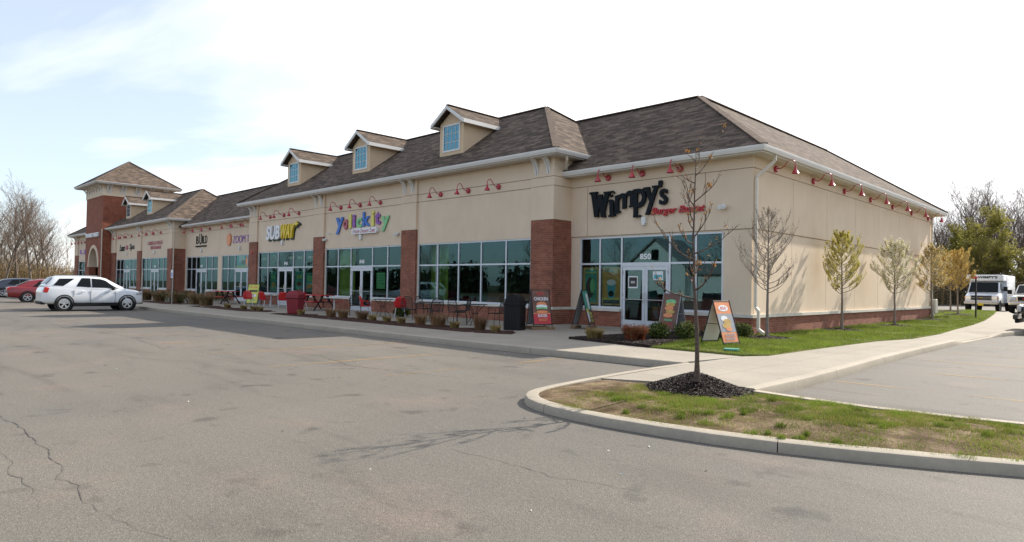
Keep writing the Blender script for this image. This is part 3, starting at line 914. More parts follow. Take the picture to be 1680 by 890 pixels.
# --- walls: panels on a backing sheet, so joints are real gaps
st = MB(); br = MB(); cap = MB(); jt = MB()
PJ = 0.022
def panel(x0, x1, z0, z1, Y, t=.14, m=0):   # front wall panel, face at Y
    st.box(x0, Y, z0, x1, Y+t, z1)
def front_bay(x0, x1, Y, win, head=3.42, top=6.0, grooves=(5.36, 5.71), wz=(3.42,)):
    """stucco over the shopfront between two piers, brick dado under the windows; win = (x0, x1, door0, door1)"""
    jt.box(x0, Y+.12, 3.43, x1, Y+.20, top)
    z = head
    for g in list(grooves)+[top+PJ]:
        panel(x0, x1, z, g-PJ/2, Y); z = g+PJ/2
    w0, w1, d0, d1 = win
    if w0 > x0+.01: panel(x0, w0, .80, head, Y)
    if w1 < x1-.01: panel(w1, x1, .80, head, Y)
    segs = [(x0, d0), (d1, x1)] if d0 is not None else [(x0, x1)]
    for a, b in segs:
        if b-a > .02:
            br.box(a, Y+.01, 0.0, b, Y+.20, .70)
            cap.box(a, Y-.05, .70, b, Y+.22, .80)
# corner shop front
def wimpy_wall():
    Y = YW
    jt.box(XI, Y+.05, 3.46, XC-.05, Y+.14, 6.0)
    w0, w1, d0, d1 = -15.80, -9.98, -13.90, -11.93
    # frieze, main sign panel (two panels with vertical joints), lower piers
    st.box(XI, Y-.02, 5.36, XC+.02, Y+.10, 6.0)
    for a, b in ((XI, -15.45), (-15.45+PJ, -10.62), (-10.62+PJ, XC)): st.box(a, Y, 3.47, b, Y+.10, 5.345)
    st.box(XI, Y+.035, .80, w0, Y+.16, 3.452); st.box(w1, Y+.035, .80, XC-.04, Y+.16, 3.452)
    st.box(w0, Y+.045, 3.42, w1, Y+.16, 3.455)
    for a, b in ((XI, d0), (d1, XC-.02)):
        br.box(a, Y+.02, 0, b, Y+.20, .70); cap.box(a, Y-.05, .70, b+(.07 if b > -10 else 0), Y+.22, .80)
wimpy_wall()
# end wall, facing +X
def end_wall():
    X = XC
    jt.box(X-.14, YW+.06, .8, X-.05, YB, 6.0)
    ys = [YW-.02] + [22.75+3.24*k for k in range(6)] + [YB]
    st.box(X-.10, YW+.11, 5.36, X+.02, YB, 6.0)
    ys = [YW+.17, 22.75, 25.95, 29.2, 32.3, 35.45, 38.7, YB]
    st.box(X-.10, YW+.11, 3.47, X, YW+.17-PJ+.02, 5.345); st.box(X-.16, YW+.17, .80, X-.04, YW+.18, 3.45)
    for a, b in zip(ys[:-1], ys[1:]):
        st.box(X-.10, a+PJ/2, 3.47, X, b-PJ/2, 5.345); st.box(X-.12, a+PJ/2, .80, X-.035, b-PJ/2, 3.452)
    br.box(X-.22, YW+.21, 0, X-.02, YB, .70); cap.box(X-.24, YW+.23, .70, X+.05, YB+.05, .80)
end_wall()
# projecting front with three shops
piers = [(-17.36, -16.22), (-25.78, -24.65), (-34.12, -33.00), (-42.50, -41.37)]
bays = [(-24.65, -17.36), (-33.00, -25.78), (-41.37, -34.12)]
DOORS = [None, (-30.36, -28.36), (-38.62, -36.66)]
WIN = [(-24.60, -17.42), (-32.95, -25.83), (-41.32, -34.17)]
PW = .10
def pier(x0, x1, Y, top, base=4.09):
    br.box(x0, Y, 0, x1, Y+.55, base)
    z = base
    for g in (5.36, 5.71, top+PJ):
        st.box(x0-.015, Y-.015 if z < 5 else Y, z, x1+.015, Y+.5, g-PJ/2); z = g+PJ/2
    jt.box(x0+.03, Y+.03, base, x1-.03, Y+.4, top)
for i, (a, b) in enumerate(bays):
    d = DOORS[i]
    w = WIN[i]
    front_bay(a+.015, b-.015, YM+PW, (w[0]-.0, w[1]+.0, d[0] if d else None, d[1] if d else None), top=6.44)
for p in piers: pier(p[0], p[1], YM, 6.44)
for (a, b) in piers:                          # the stone cap wraps the pier foot
    pass
# side returns of the projecting block
for X, sgn in ((XI, 1), (-42.50, -1)):
    x0, x1 = (X-.4, X-.001) if sgn > 0 else (X+.001, X+.4)
    br.box(x0, YM+.55, 0, x1, YW+.1, 4.09); st.box(x0, YM+.5, 4.09, x1+.015*(sgn > 0), YW+.1, 5.35); st.box(x0, YM+.5, 5.37, x1, YW+.1, 5.70); st.box(x0, YM+.5, 5.72, x1, YW+.35, 6.44)
br.box(XI-.05, YM+.02, .0, XI+.03, YW+.05, .70); cap.box(XI-.05, YM-.04, .70, XI+.06, YW+.04, .80); cap.box(-17.40, YM-.05, .70, XI-.05, YM+.1, .80)
# recessed front with two shops
x0, x1 = -56.90, -42.50
jt.box(x0, YW+.12, 3.43, x1, YW+.2, 6.0)
z = 3.42
for g in (5.36, 6.02):
    a = x0
    for b in (-49.86, x1):
        st.box(a+.01, YW, z, b-.01, YW+.14, g-PJ/2); a = b
    z = g+PJ/2
RW = [(-56.60, -50.20, -54.55, -52.45), (-49.50, -43.10, -47.20, -45.10)]
st.box(x0, YW, .80, RW[0][0], YW+.14, 3.42); st.box(RW[0][1], YW, .80, RW[1][0], YW+.14, 3.42); st.box(RW[1][1], YW, .80, x1, YW+.14, 3.42)
for a, b in ((x0, -54.55), (-52.45, -47.20), (-45.10, x1)):
    br.box(a, YW+.01, 0, b, YW+.2, .70); cap.box(a, YW-.05, .70, b, YW+.22, .80)
# second projecting front with two shops
piers2 = [(-57.95, -56.90), (-65.85, -64.78), (-74.0, -72.60)]
bays2 = [(-64.78, -57.95), (-72.60, -65.85)]
W2 = [(-64.73, -58.0), (-72.55, -65.90)]; D2 = [(-62.35, -60.40), (-70.15, -68.2)]
for i, (a, b) in enumerate(bays2): front_bay(a+.015, b-.015, YM+PW, (*W2[i], *D2[i]), top=6.34)
for p in piers2: pier(p[0], p[1], YM, 6.34)
br.box(-57.3, YM+.55, 0, -56.901, YW+.1, 4.09); st.box(-57.3, YM+.5, 4.09, -56.89, YW+.1, 6.34)
# last front beyond the tower
pier(-88.64, -87.15, YM, 6.2)
front_bay(-87.13, -80.3, YM+PW, (-87.08, -81.0, None, None), top=6.2)
st.box(-88.64, YM+.55, 0.0, -88.3, YB, 6.2)
# back and inner walls close the shell
st.box(-88.3, YB-.2, 0, XC-.2, YB-.001, 5.9)
part(st, 'stucco_wall', 'stucco'); 
def split_parts(mb, namer, mat):
    for k in range(0, len(mb.v), 8):
        q = MB(); q.add(mb.v[k:k+8], [(0,3,2,1),(4,5,6,7),(0,1,5,4),(1,2,6,5),(2,3,7,6),(3,0,4,7)]); q.build(namer(q), mat, mall, recalc=False)
split_parts(br, lambda q: 'brick_pier' if q.v[4][2] > 2 else 'brick_dado', 'brick'); split_parts(cap, lambda q: 'stone_band', 'stone'); split_parts(jt, lambda q: 'wall_joint', 'groove')

# --- tower with arched passage
TX0, TX1, TY0, TY1, TB = -80.30, -74.03, 17.80, 23.80, 9.73
tw = MB()
ax, azs, ar = -76.97, 2.72, 1.72
def arch_wall(mb, y0, y1, ro, z_top, x0, x1, rz):
    n = 18
    arc = [(ax-ro*math.cos(math.pi*k/n), azs+rz*math.sin(math.pi*k/n)) for k in range(n+1)]
    pl = [(x0, 0), (ax-ro, 0)]+arc+[(ax+ro, 0), (x1, 0), (x1, z_top), (x0, z_top)]
    # build as quads: left leg, right leg, spandrels
    mb.box(x0, y0, 0, ax-ro, y1, azs); mb.box(ax+ro, y0, 0, x1, y1, azs)
    top = z_top
    for k in range(n):
        a, b = arc[k], arc[k+1]
        mb.prism([a, b, (b[0], top), (a[0], top)], lambda u, v, w: (u, w, v), y0, y1)
    mb.box(x0, y0, azs, ax-ro, y1, top); mb.box(ax+ro, y0, azs, x1, y1, top)
arch_wall(tw, TY0, TY0+.6, 1.72, 5.2, TX0, TX1, 1.98)
tw.box(TX0, TY0, 5.2, TX1, TY0+.6, TB); tw.box(TX1-.5, TY0+.6, 0, TX1, TY1, TB); tw.box(TX0, TY0+.6, 0, TX0+.5, TY1, TB); tw.box(TX0+.5, TY1-.4, 0, TX1-.5, TY1, TB)
for z in (8.15, 7.75, 7.35): tw.box(TX1, TY0-.02, z, TX1+.03, TY0+.55, z+.16)
part(tw, 'tower_wall', 'brick_tower')
tr_ = MB(); n = 20
for k in range(n):                                        # stucco surround and vault of the arch
    a0, a1 = math.pi*k/n, math.pi*(k+1)/n
    o0 = (ax-1.98*math.cos(a0), azs+2.22*math.sin(a0)); o1 = (ax-1.98*math.cos(a1), azs+2.22*math.sin(a1))
    i0 = (ax-1.66*math.cos(a0), azs+1.90*math.sin(a0)); i1 = (ax-1.66*math.cos(a1), azs+1.90*math.sin(a1))
    tr_.prism([i0, i1, o1, o0], lambda u, v, w: (u, w, v), TY0-.08, TY0-.002)
    j0 = (ax-1.715*math.cos(a0), azs+1.975*math.sin(a0)); j1 = (ax-1.715*math.cos(a1), azs+1.975*math.sin(a1))
    tr_.prism([i0, i1, j1, j0], lambda u, v, w: (u, w, v), TY0-.002, TY0+1.7)
part(tr_, 'arch_surround', 'stucco')
dk = MB(); dk.box(TX0+.5, TY0+3.2, 0, TX1-.5, TY0+3.3, 5.2); part(dk, 'passage_back', 'int_dark')
fz = MB(); fz.box(TX0-.06, TY0-.06, TB, TX1+.06, TY1+.06, 10.86); part(fz, 'tower_frieze', 'stucco')

# --- roofs
def hip(mb, x0, x1, y0, y1, z, s, dmax=None, th=.10):
    """hip roof with equal pitches over x0..x1, y0..y1; flat deck if dmax stops it"""
    d = min((x1-x0)/2, (y1-y0)/2) if dmax is None else dmax
    zt = z+s*d
    o = [(x0, y0, z), (x1, y0, z), (x1, y1, z), (x0, y1, z)]
    i = [(x0+d, y0+d, zt), (x1-d, y0+d, zt), (x1-d, y1-d, zt), (x0+d, y1-d, zt)]
    b = [(p[0], p[1], z-th) for p in o]
    mb.add(o+i+b, [(0, 1, 5, 4), (1, 2, 6, 5), (2, 3, 7, 6), (3, 0, 4, 7), (4, 5, 6, 7), (8, 9, 1, 0), (9, 10, 2, 1), (10, 11, 3, 2), (11, 8, 0, 3), (11, 10, 9, 8)])
    return o, i
rd = MB()
def ridge(a, b, w=.16): 
    a, b = Vector(a), Vector(b)
    rd.bar(a+Vector((0, 0, .012)), b+Vector((0, 0, .012)), w*1.5, .035)
OV = .62
roofs = MB()
lo, li = hip(roofs, -90, XC+OV-.02, YW-OV+.02, YB+OV, 5.905, .70, 4.72)
ridge(li[0], li[1]); ridge(li[1], li[2]); ridge(lo[1], li[1]); ridge(lo[2], li[2])
part(roofs, 'shingle_roof', 'shingle')
r1 = MB(); mo, mi = hip(r1, -42.5-OV, XI+OV-.02, YM-OV+.02, 26.8, 6.605, .71)
ridge(mi[0], mi[1]); ridge(mo[1], mi[1]); ridge(mo[0], mi[0]); ridge(mi[1], mo[2])
main_roof = part(r1, 'shingle_roof', 'shingle')
r2 = MB(); o2, i2 = hip(r2, -75.2, -56.9+OV-.02, YM-OV+.02, 26.6, 6.505, .725)
ridge(i2[0], i2[1]); ridge(o2[1], i2[1]); ridge(i2[1], o2[2])
part(r2, 'shingle_roof', 'shingle')
r3 = MB(); o3, i3 = hip(r3, -89.3, -78.5, YM-OV+.02, 26.6, 6.38, .70)
ridge(o3[0], i3[0]); part(r3, 'shingle_roof', 'shingle')
r4 = MB(); o4, i4 = hip(r4, TX0-.95, TX1+.95, TY0-.95, TY1+.95, 11.0, .71)
for k in range(4): ridge(o4[k], i4[k])
part(r4, 'tower_roof', 'shingle')
part(rd, 'ridge_cap', 'ridge')

# --- gutters, fascia, soffit
def gut_prof(top): # profile outwards = +d
    return [(-.13, top-.015), (-.13, top-.16), (-.035, top-.16), (-.012, top-.10), (.01, top-.055), (.012, top), (-.006, top), (-.012, top-.05)]
gt = MB(); sf = MB(); fa = MB()
def eave(path, top, depth=.62, closed=False):
    """path runs so that the outside is on its right"""
    sweep(gt, [(p[0], p[1]) for p in path], gut_prof(top), closed)
    sweep(fa, [(p[0], p[1]) for p in path], [(-.135, top-.0), (-.135, top-.20), (-.16, top-.20), (-.16, top)], closed)
    sweep(sf, [(p[0], p[1]) for p in path], [(-.15, top-.185), (-.15, top-.165), (-depth-.05, top-.165), (-depth-.05, top-.185)], closed)
# right of the direction of travel is outside: front runs towards -X ... use +X travel with outside -Y => right-hand side
eave([(XI-.05, YW-OV), (XC+OV, YW-OV), (XC+OV, YB+OV)], 5.90)
eave([(-56.95+.75, YW-OV), (-42.5-.02, YW-OV)], 5.95)
eave([(-42.5-OV, 20.0), (-42.5-OV, YM-OV), (XI+OV, YM-OV), (XI+OV, 20.02)], 6.60)
eave([(-74.0, YM-OV), (-56.9+OV, YM-OV), (-56.9+OV, 19.95)], 6.50)
eave([(-89.3, 26.0), (-89.3, YM-OV), (-80.4, YM-OV)], 6.37)
eave([(TX0-.95, TY1+.95), (TX0-.95, TY0-.95), (TX1+.95, TY0-.95), (TX1+.95, TY1+.95)], 11.0, .95)
part(gt, 'gutter', 'white', smooth=True, sharp=35); part(fa, 'fascia', 'white')

sg = sf                                                # the grooves of the vinyl soffit, darker strips in the same mesh
for k in range(44):
    y = YW-OV+.4+k*.5
    if y < YB: sg.box(XC+.03, y, 5.727, XC+OV-.16, y+.012, 5.716, 1)
for k in range(34):
    x = XI+.3+k*.21
    if x < XC: sg.box(x, YW-OV+.16, 5.727, x+.01, YW-.03, 5.716, 1)
part(sf, 'soffit', ['soffit', 'groove'])

# --- brackets under the projecting eaves
def corbel_mesh(hgt, out):
    mb = MB()
    for s in (-1, 1):
        n = 9; outer = []; inner = []
        for k in range(n+1):
            t = k/n; a = t*math.pi/2
            outer.append((out*(1-math.cos(a)), -hgt*(1-math.sin(a))))
            inner.append((out*(1-math.cos(a))*.93+.0, -hgt*(1-math.sin(a))))
        pl_o = [(.02+out*(1-math.cos(math.pi/2*k/n)), -hgt+hgt*math.sin(math.pi/2*k/n)) for k in range(n+1)]
        th = .085
        pl_i = [(max(0, x-th*(1-.3*k/n)), min(0, z+th*(.5+.7*k/n))) for k, (x, z) in enumerate(pl_o)]
        for k in range(n):
            (a, b), (c, d) = pl_o[k], pl_o[k+1]; (e, f), (g, h) = pl_i[k], pl_i[k+1]
            mb.prism([(a, b), (c, d), (g, h), (e, f)], lambda u, v, w: (w, -u, v), s*.055-.035, s*.055+.035)
            if s > 0: mb.prism([(a-.03, b+.02), (c-.03, d+.02), (g, h), (e, f)], lambda u, v, w: (w, -u, v), -.02, .02)
    return mb.mesh('corbel', 'white', smooth=False)
cme = corbel_mesh(.62, .50); cme2 = corbel_mesh(.86, .80)
def corbel(x, y, z, rz=0, me=cme):
    o = bpy.data.objects.new('corbel', me); COL.objects.link(o); o.parent = mall; o.location = (x, y, z); o.rotation_euler = (0, 0, rz)
for (a, b) in piers:
    for x in (a+.27, b-.27): corbel(x, YM, 6.43)
corbel(-42.5, YM+.3, 6.43, -math.pi/2); corbel(-42.5, YM+.75, 6.43, -math.pi/2)
for (a, b) in piers2:
    for x in (a+.27, b-.27): corbel(x, YM, 6.33)
corbel(-88.35, YM, 6.2); corbel(-87.5, YM, 6.2)
for k in range(7): corbel(TX0+.35+k*(TX1-TX0-.7)/6, TY0-.06, 10.82, 0, cme2)
for k in range(5):
    for q in (-.14, .14): corbel(TX1+.06, TY0+.45+q+k*(TY1-TY0-.9)/4, 10.82, math.pi/2, cme2)

# --- dormers
def dormer(cxx, y0, zb, zroof, hw=.82, s=.71):
    """front wall at y0; zroof(y) is the main roof height"""
    zt = 8.86+(zb-7.4); ap = zt+.62
    w = MB()
    def yr(z): return 18.0+(z-zroof)/s
    ys = yr(zt)
    w.prism([(-hw, zb-.25), (hw, zb-.25), (hw, zt), (0, zt+hw*.66), (-hw, zt)], lambda u, v, q: (cxx+u, q, v), y0, y0+.12)
    for sgn in (-1, 1):
        x = cxx+sgn*hw
        w.prism([(y0+.12, zroof+s*(y0+.12-18.0)-.06), (ys+.1, zt-.02), (ys+.1, zt), (y0+.12, zt)], lambda u, v, q: (q, u, v), x-(.10 if sgn > 0 else 0), x+(0 if sgn > 0 else .10))
    d = w.build('dormer', 'stucco_warm', mall)
    rf = MB(); ew = hw+.28; ze = zt-.04; za = ze+ew*.66
    yf = y0-.32
    for sgn in (-1, 1):
        a0 = (cxx+sgn*ew, yf, ze); a1 = (cxx, yf, za); b1 = (cxx, yr(za)+.35, za); b0 = (cxx+sgn*ew, yr(ze)+.25, ze)
        up = [(p[0], p[1], p[2]+.06) for p in (a0, a1, b1, b0)]
        rf.add([a0, a1, b1, b0]+up, [(0, 1, 2, 3), (4, 5, 6, 7), (0, 1, 5, 4), (1, 2, 6, 5), (2, 3, 7, 6), (3, 0, 4, 7)])
    rf.build('dormer_roof', 'shingle', d)
    rg = MB(); rg.bar((cxx, yf, za+.075), (cxx, yr(za), za+.075), .2, .03); rg.build('ridge_cap', 'ridge', d)
    t = MB(); fh = .17
    for sgn in (-1, 1):
        t.add([(cxx+sgn*(ew+.02), yf-.03, ze-fh+.03), (cxx, yf-.03, za-fh+.05), (cxx, yf-.03, za+.04), (cxx+sgn*(ew+.02), yf-.03, ze+.03)]
              + [(cxx+sgn*(ew+.02), yf+.03, ze-fh+.03), (cxx, yf+.03, za-fh+.05), (cxx, yf+.03, za+.04), (cxx+sgn*(ew+.02), yf+.03, ze+.03)],
              [(0, 1, 2, 3), (4, 5, 6, 7), (0, 1, 5, 4), (1, 2, 6, 5), (2, 3, 7, 6), (3, 0, 4, 7)])
        t.box(cxx+sgn*(ew-.01), yf+.032, ze-fh+.03, cxx+sgn*(ew+.03), yr(ze-.1)+.1, ze+.035)
        t.box(cxx+sgn*(ew-.01), yf+.034, ze-.11, cxx+sgn*(hw+.004), yr(ze-.1), ze-.08)
    t.build('trim', 'white', d)
    f = MB(); wx, z0, z1 = .56, zb+.20, zb+1.36
    for a in (-wx, wx): f.box(cxx+a-.04, y0-.03, z0-.04, cxx+a+.04, y0-.001, z1+.04)
    for zz in (z0, z1): f.box(cxx-wx+.04, y0-.028, zz-.04, cxx+wx-.04, y0-.001, zz+.04)
    for k in (1, 2, 3): f.box(cxx-wx+k*wx/2-.009, y0-.020, z0+.04, cxx-wx+k*wx/2+.009, y0-.008, z1-.04)
    for k in (1, 2): f.box(cxx-wx+.04, y0-.018, z0+k*(z1-z0)/3-.009, cxx+wx-.04, y0-.010, z0+k*(z1-z0)/3+.009)
    f.build('dormer_window', 'white', d)
    g = MB(); g.box(cxx-wx+.04, y0-.006, z0+.04, cxx+wx-.04, y0-.002, z1-.04); g.build('pane', 'dglass', d)
for cxx in (-22.83, -30.22, -37.60): dormer(cxx, 19.13, 7.40, 6.605)
for cxx in (-64.55, -70.80): dormer(cxx, 19.18, 7.34, 6.505, .72)

# --- shopfronts
def shopfront(x0, x1, Y, mull, door=None, head=3.42, mid=2.43, sill=.80, floor=.15, number=None, ytext=.0):
    """aluminium frame set in the opening; panes are real glass, the shop behind is a room"""
    f = MB(); y0, y1 = Y+.03, Y+.11; t = .032
    g = MB()
    ed = [x0]+list(mull)+[x1]
    f.box(x0, y0, head-.06, x1, y1, head-.002)
    segs = [(x0, x1)] if door is None else [(x0, door[0]), (door[1], x1)]
    for a, b in segs:
        if b-a > .05: f.box(a, y0-.001, sill+.002, b, y1, sill+.07)
    f.box(x0+.002, y0-.002, mid-t, x1-.002, y1, mid+t)
    for i, x in enumerate(ed):
        a, b = (x, x+2*t) if i == 0 else (x-2*t, x) if i == len(ed)-1 else (x-t, x+t)
        zz = floor if door is not None and min(abs(x-door[0]), abs(x-door[1])) < .02 else sill
        f.box(a, y0-.004, zz, b, y1-.001, head-.004)
    f2 = f.build('shop_window', 'alu', mall)
    for i in range(len(ed)-1):
        a, b = ed[i]+.005, ed[i+1]-.005
        g.add([(a, y0+.035, mid+t), (b, y0+.035, mid+t), (b, y0+.035, head-.05), (a, y0+.035, head-.05)], [(0, 1, 2, 3)])
        if door is None or not (abs(ed[i]-door[0]) < .02): g.add([(a, y0+.035, sill+.05), (b, y0+.035, sill+.05), (b, y0+.035, mid-t), (a, y0+.035, mid-t)], [(0, 1, 2, 3)])
    g.build('pane', 'glass', f2, recalc=False)
    if door is not None:
        d0, d1 = door; c = (d0+d1)/2
        f3 = MB(); f4 = MB(); f4.box(d0+.03, y0+.0, floor-.02, d1-.03, y1+.02, floor+.02); f4.build('threshold', 'alu', f2); f3.box(d0+t, y0-.001, mid-.10, d1-t, y1-.003, mid-t-.001); f3.build('door_frame', 'alu', f2)
        for a, b, hs in ((d0+.045, c-.006, 1), (c+.006, d1-.045, -1)):
            w = .105
            m2 = MB(); m2.box(a, y0+.01, floor+.02, a+w, y0+.055, mid-.105); m2.box(b-w, y0+.01, floor+.02, b, y0+.055, mid-.105)
            m2.box(a+w, y0+.012, floor+.02, b-w, y0+.053, floor+.27); m2.box(a+w, y0+.012, mid-.105-.13, b-w, y0+.053, mid-.105)
            dd = m2.build('door', 'alu', mall)
            g2 = MB(); g2.add([(a+w-.01, y0+.03, floor+.26), (b-w+.01, y0+.03, floor+.26), (b-w+.01, y0+.03, mid-.22), (a+w-.01, y0+.03, mid-.22)], [(0, 1, 2, 3)]); g2.build('pane', 'glass', dd, recalc=False)
            hx = (b-.05) if hs > 0 else (a+.05)
            h2 = MB(); h2.tube([(hx, y0+.01, 1.05), (hx, y0-.05, 1.05), (hx, y0-.05, 1.38), (hx, y0+.01, 1.38)], .012, 6); h2.tube([(a+.05, y0-.03, 1.15), (b-.05, y0-.03, 1.15)], .010, 6); h2.build('door_handle', 'chrome', dd)
            hg = MB()
            hxx = a+.004 if hs > 0 else b-.03
            for zz in (.45, 1.25, 2.05): hg.box(hxx, y0-.004, zz, hxx+.026, y0+.009, zz+.12)
            hg.build('hinge', 'grey_metal', dd)
    if number:
        nb = MB(); cc = (door[0]+door[1])/2 if door else (x0+x1)/2
        fit_text(nb, number, cc-.23, cc+.23, mid+.14, mid+.34, lambda u, v, w: (u, y0+.028-w, v), .03, 0, .006); nb.build('street_number', 's_white', f2)
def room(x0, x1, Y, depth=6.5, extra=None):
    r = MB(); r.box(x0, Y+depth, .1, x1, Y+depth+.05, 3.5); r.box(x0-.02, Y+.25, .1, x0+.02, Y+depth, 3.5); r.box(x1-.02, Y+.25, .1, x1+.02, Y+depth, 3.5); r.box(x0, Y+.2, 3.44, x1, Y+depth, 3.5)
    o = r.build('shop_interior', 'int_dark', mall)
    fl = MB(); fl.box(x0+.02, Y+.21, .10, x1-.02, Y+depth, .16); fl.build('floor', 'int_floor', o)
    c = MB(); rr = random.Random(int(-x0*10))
    c.box(x0+1, Y+3.6, .16, x1-1.2, Y+4.2, 1.2)
    for k in range(4):
        x = x0+.9+k*(x1-x0-1.6)/3; c.box(x, Y+1.1+rr.random(), .16, x+.7, Y+1.8+rr.random(), .9)
    c.build('counter', 'counter', o)
    return o
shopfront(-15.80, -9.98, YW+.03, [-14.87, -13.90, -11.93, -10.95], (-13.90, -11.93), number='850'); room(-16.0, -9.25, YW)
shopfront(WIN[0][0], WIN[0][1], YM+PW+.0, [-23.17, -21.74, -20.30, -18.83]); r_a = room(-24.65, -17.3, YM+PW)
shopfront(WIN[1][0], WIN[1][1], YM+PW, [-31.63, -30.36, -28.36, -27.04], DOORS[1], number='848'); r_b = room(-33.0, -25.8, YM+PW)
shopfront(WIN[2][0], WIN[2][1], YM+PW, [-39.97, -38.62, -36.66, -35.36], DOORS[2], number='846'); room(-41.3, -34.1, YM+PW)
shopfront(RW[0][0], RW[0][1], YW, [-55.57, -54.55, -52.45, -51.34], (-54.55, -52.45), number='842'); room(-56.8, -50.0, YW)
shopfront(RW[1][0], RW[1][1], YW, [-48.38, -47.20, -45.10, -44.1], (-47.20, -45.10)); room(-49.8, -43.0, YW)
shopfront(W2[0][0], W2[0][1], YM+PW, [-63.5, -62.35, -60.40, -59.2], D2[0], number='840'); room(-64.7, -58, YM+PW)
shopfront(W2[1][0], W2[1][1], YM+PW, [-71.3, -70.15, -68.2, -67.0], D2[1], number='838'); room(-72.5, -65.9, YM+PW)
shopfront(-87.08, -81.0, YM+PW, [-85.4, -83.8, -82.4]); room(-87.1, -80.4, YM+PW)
# lime green partitions seen through the dessert shop's glass
gw = MB(); gw.box(-32.9, YM+.9, .16, -31.2, YM+.95, 3.4); gw.box(-24.6, YM+.9, .16, -23.35, YM+.95, 3.4); gw.box(-30.2, YM+4.0, .16, -26.0, YM+4.05, 3.4); gw.build('partition', 'int_green', mall)
wc = MB(); wc.tube([(-23.75, YM+.6, .16), (-23.75, YM+.6, 3.4)], .09, 12); wc.build('column', 'white', mall)

# --- downspouts
def downspout(pts, w=.085, name='downspout', mat='cream_metal'):
    mb = MB()
    for a, b in zip(pts[:-1], pts[1:]): mb.bar(a, b, w, w*.8, up=(0, 1, .01))
    return mb.build(name, mat, mall)
downspout([(XC+.50, YW+.42, 5.76), (XC+.50, YW+.42, 5.55), (XC+.07, YW+.10, 5.05), (XC+.07, YW+.10, 1.02), (XC+.16, YW+.10, .92), (XC+.16, YW+.10, .36), (XC+.36, YW+.02, .25)])
downspout([(XI+.50, YM+.1, 6.45), (XI+.45, YM+.2, 6.28), (XI+.07, YM+.62, 5.95), (XI+.07, YM+.62, 5.86)])
downspout([(XC+.07, YB-.12, 5.7), (XC+.07, YB-.12, .5), (XC+.16, YB-.12, .3)])
downspout([(-56.83, YM+.1, 6.3), (-56.83, YM+.1, .5), (-56.7, YM, .3)]); downspout([(TX1+.05, TY0-.05, 6.4), (TX1+.05, TY0-.05, .3)])

# --- small fittings on the walls
def wall_fixture(x, y, z, kind):
    mb = MB()
    if kind == 'emergency':
        mb.rbox((x, y-.06, z), (.16, .11, .22)); mb.rbox((x, y-.07, z-.14), (.11, .09, .06))
        mb.build('emergency_light', 'white_plastic', mall)
    elif kind == 'flood':
        mb.rbox((x, y-.03, z), (.12, .06, .12)); 
        for s in (-1, 1): mb.lathe([(.03, 0), (.06, .05), (.075, .13), (.07, .135)], (x+s*.09, y-.06, z-.02), 10, rot=Matrix.Rotation(s*.6, 3, 'Y') @ Matrix.Rotation(1.9, 3, 'X'))
        mb.build('flood_light', 'white_plastic', mall)
    elif kind == 'camera':
        mb.rbox((x, y-.05, z), (.07, .1, .07)); mb.tube([(x, y-.08, z), (x+.05, y-.22, z-.04)], .035, 8); mb.build('security_camera', 'white_plastic', mall)
    elif kind == 'alarm':
        mb.rbox((x, y-.03, z), (.13, .06, .13)); mb.build('fire_alarm', 'red_plastic', mall)
wall_fixture(-12.90, YW, 3.93, 'emergency'); wall_fixture(-9.95, YW, 4.22, 'flood')
wall_fixture(-29.35, YM+PW, 3.95, 'emergency'); wall_fixture(-26.15, YM+PW, 3.98, 'flood'); wall_fixture(-32.85, YM+PW, 3.95, 'flood'); wall_fixture(-32.45, YM+PW, 4.25, 'camera')
wall_fixture(-37.95, YM+PW, 3.95, 'emergency'); wall_fixture(-53.4, YW, 3.92, 'emergency'); wall_fixture(-46.3, YW, 3.92, 'emergency')
wall_fixture(-61.3, YM+PW, 3.92, 'emergency'); wall_fixture(-69.2, YM+PW, 3.92, 'emergency'); wall_fixture(-41.95, YM, 3.4, 'alarm')

# ================================================================= RED GOOSENECK LAMPS
def make_lamp():
    t = thing('gooseneck_lamp', 'x', 'wall lamp', group='red gooseneck lamps on the shop walls')
    m = MB(); rt = Matrix.Rotation(math.pi/2, 3, 'X')
    m.lathe([(.105, 0), (.115, .02), (.115, .07), (.09, .10), (.03, .11)], (0, 0, 0), 18, rot=rt); m.build('mount', 'red_lamp', t, True, sharp=40)
    a = MB(); pts = [(0, -.08, 0), (0, -.20, .0)]
    for k in range(9):
        q = math.pi*1.0*k/8
        pts.append((0, -.50-.20*-math.cos(q)*-1 if False else -.30-.0-(.17*(1-math.cos(q)))*1.0, .02+.24*math.sin(q*.98)+.06*(k/8)))
    pts = [(0, -.08, 0), (0, -.22, .005), (0, -.32, .05), (0, -.39, .14), (0, -.46, .225), (0, -.55, .265), (0, -.64, .235), (0, -.70, .15), (0, -.715, .03), (0, -.715, -.02)]
    a.tube(pts, .017, 8); a.build('arm', 'red_lamp', t, True)
    s = MB(); s.lathe([(.03, .02), (.038, -.03), (.043, -.08), (.08, -.13), (.125, -.215), (.132, -.22), (.122, -.215), (.075, -.135), (.0, -.12)], (0, -.715, 0), 20)
    s.build('lamp_shade', 'red_lamp', t, True, sharp=40)
    b = MB(); b.lathe([(0, -.20), (.028, -.19), (.036, -.16), (.02, -.13)], (0, -.715, 0), 10); b.build('bulb', 'lamp_in', t, True)
    return t
lamp0 = make_lamp(); lamp0.scale = (1, .92, .96); _lampu = [0]
ORD = ['nearest', 'second', 'third', 'fourth', 'fifth', 'sixth', 'farthest']
def lamp(loc, rz, label):
    if _lampu[0] == 0:
        lamp0.location = loc; lamp0.rotation_euler = (0, 0, rz); lamp0['label'] = label; _lampu[0] = 1; return
    copy_thing(lamp0, loc, rz, label)
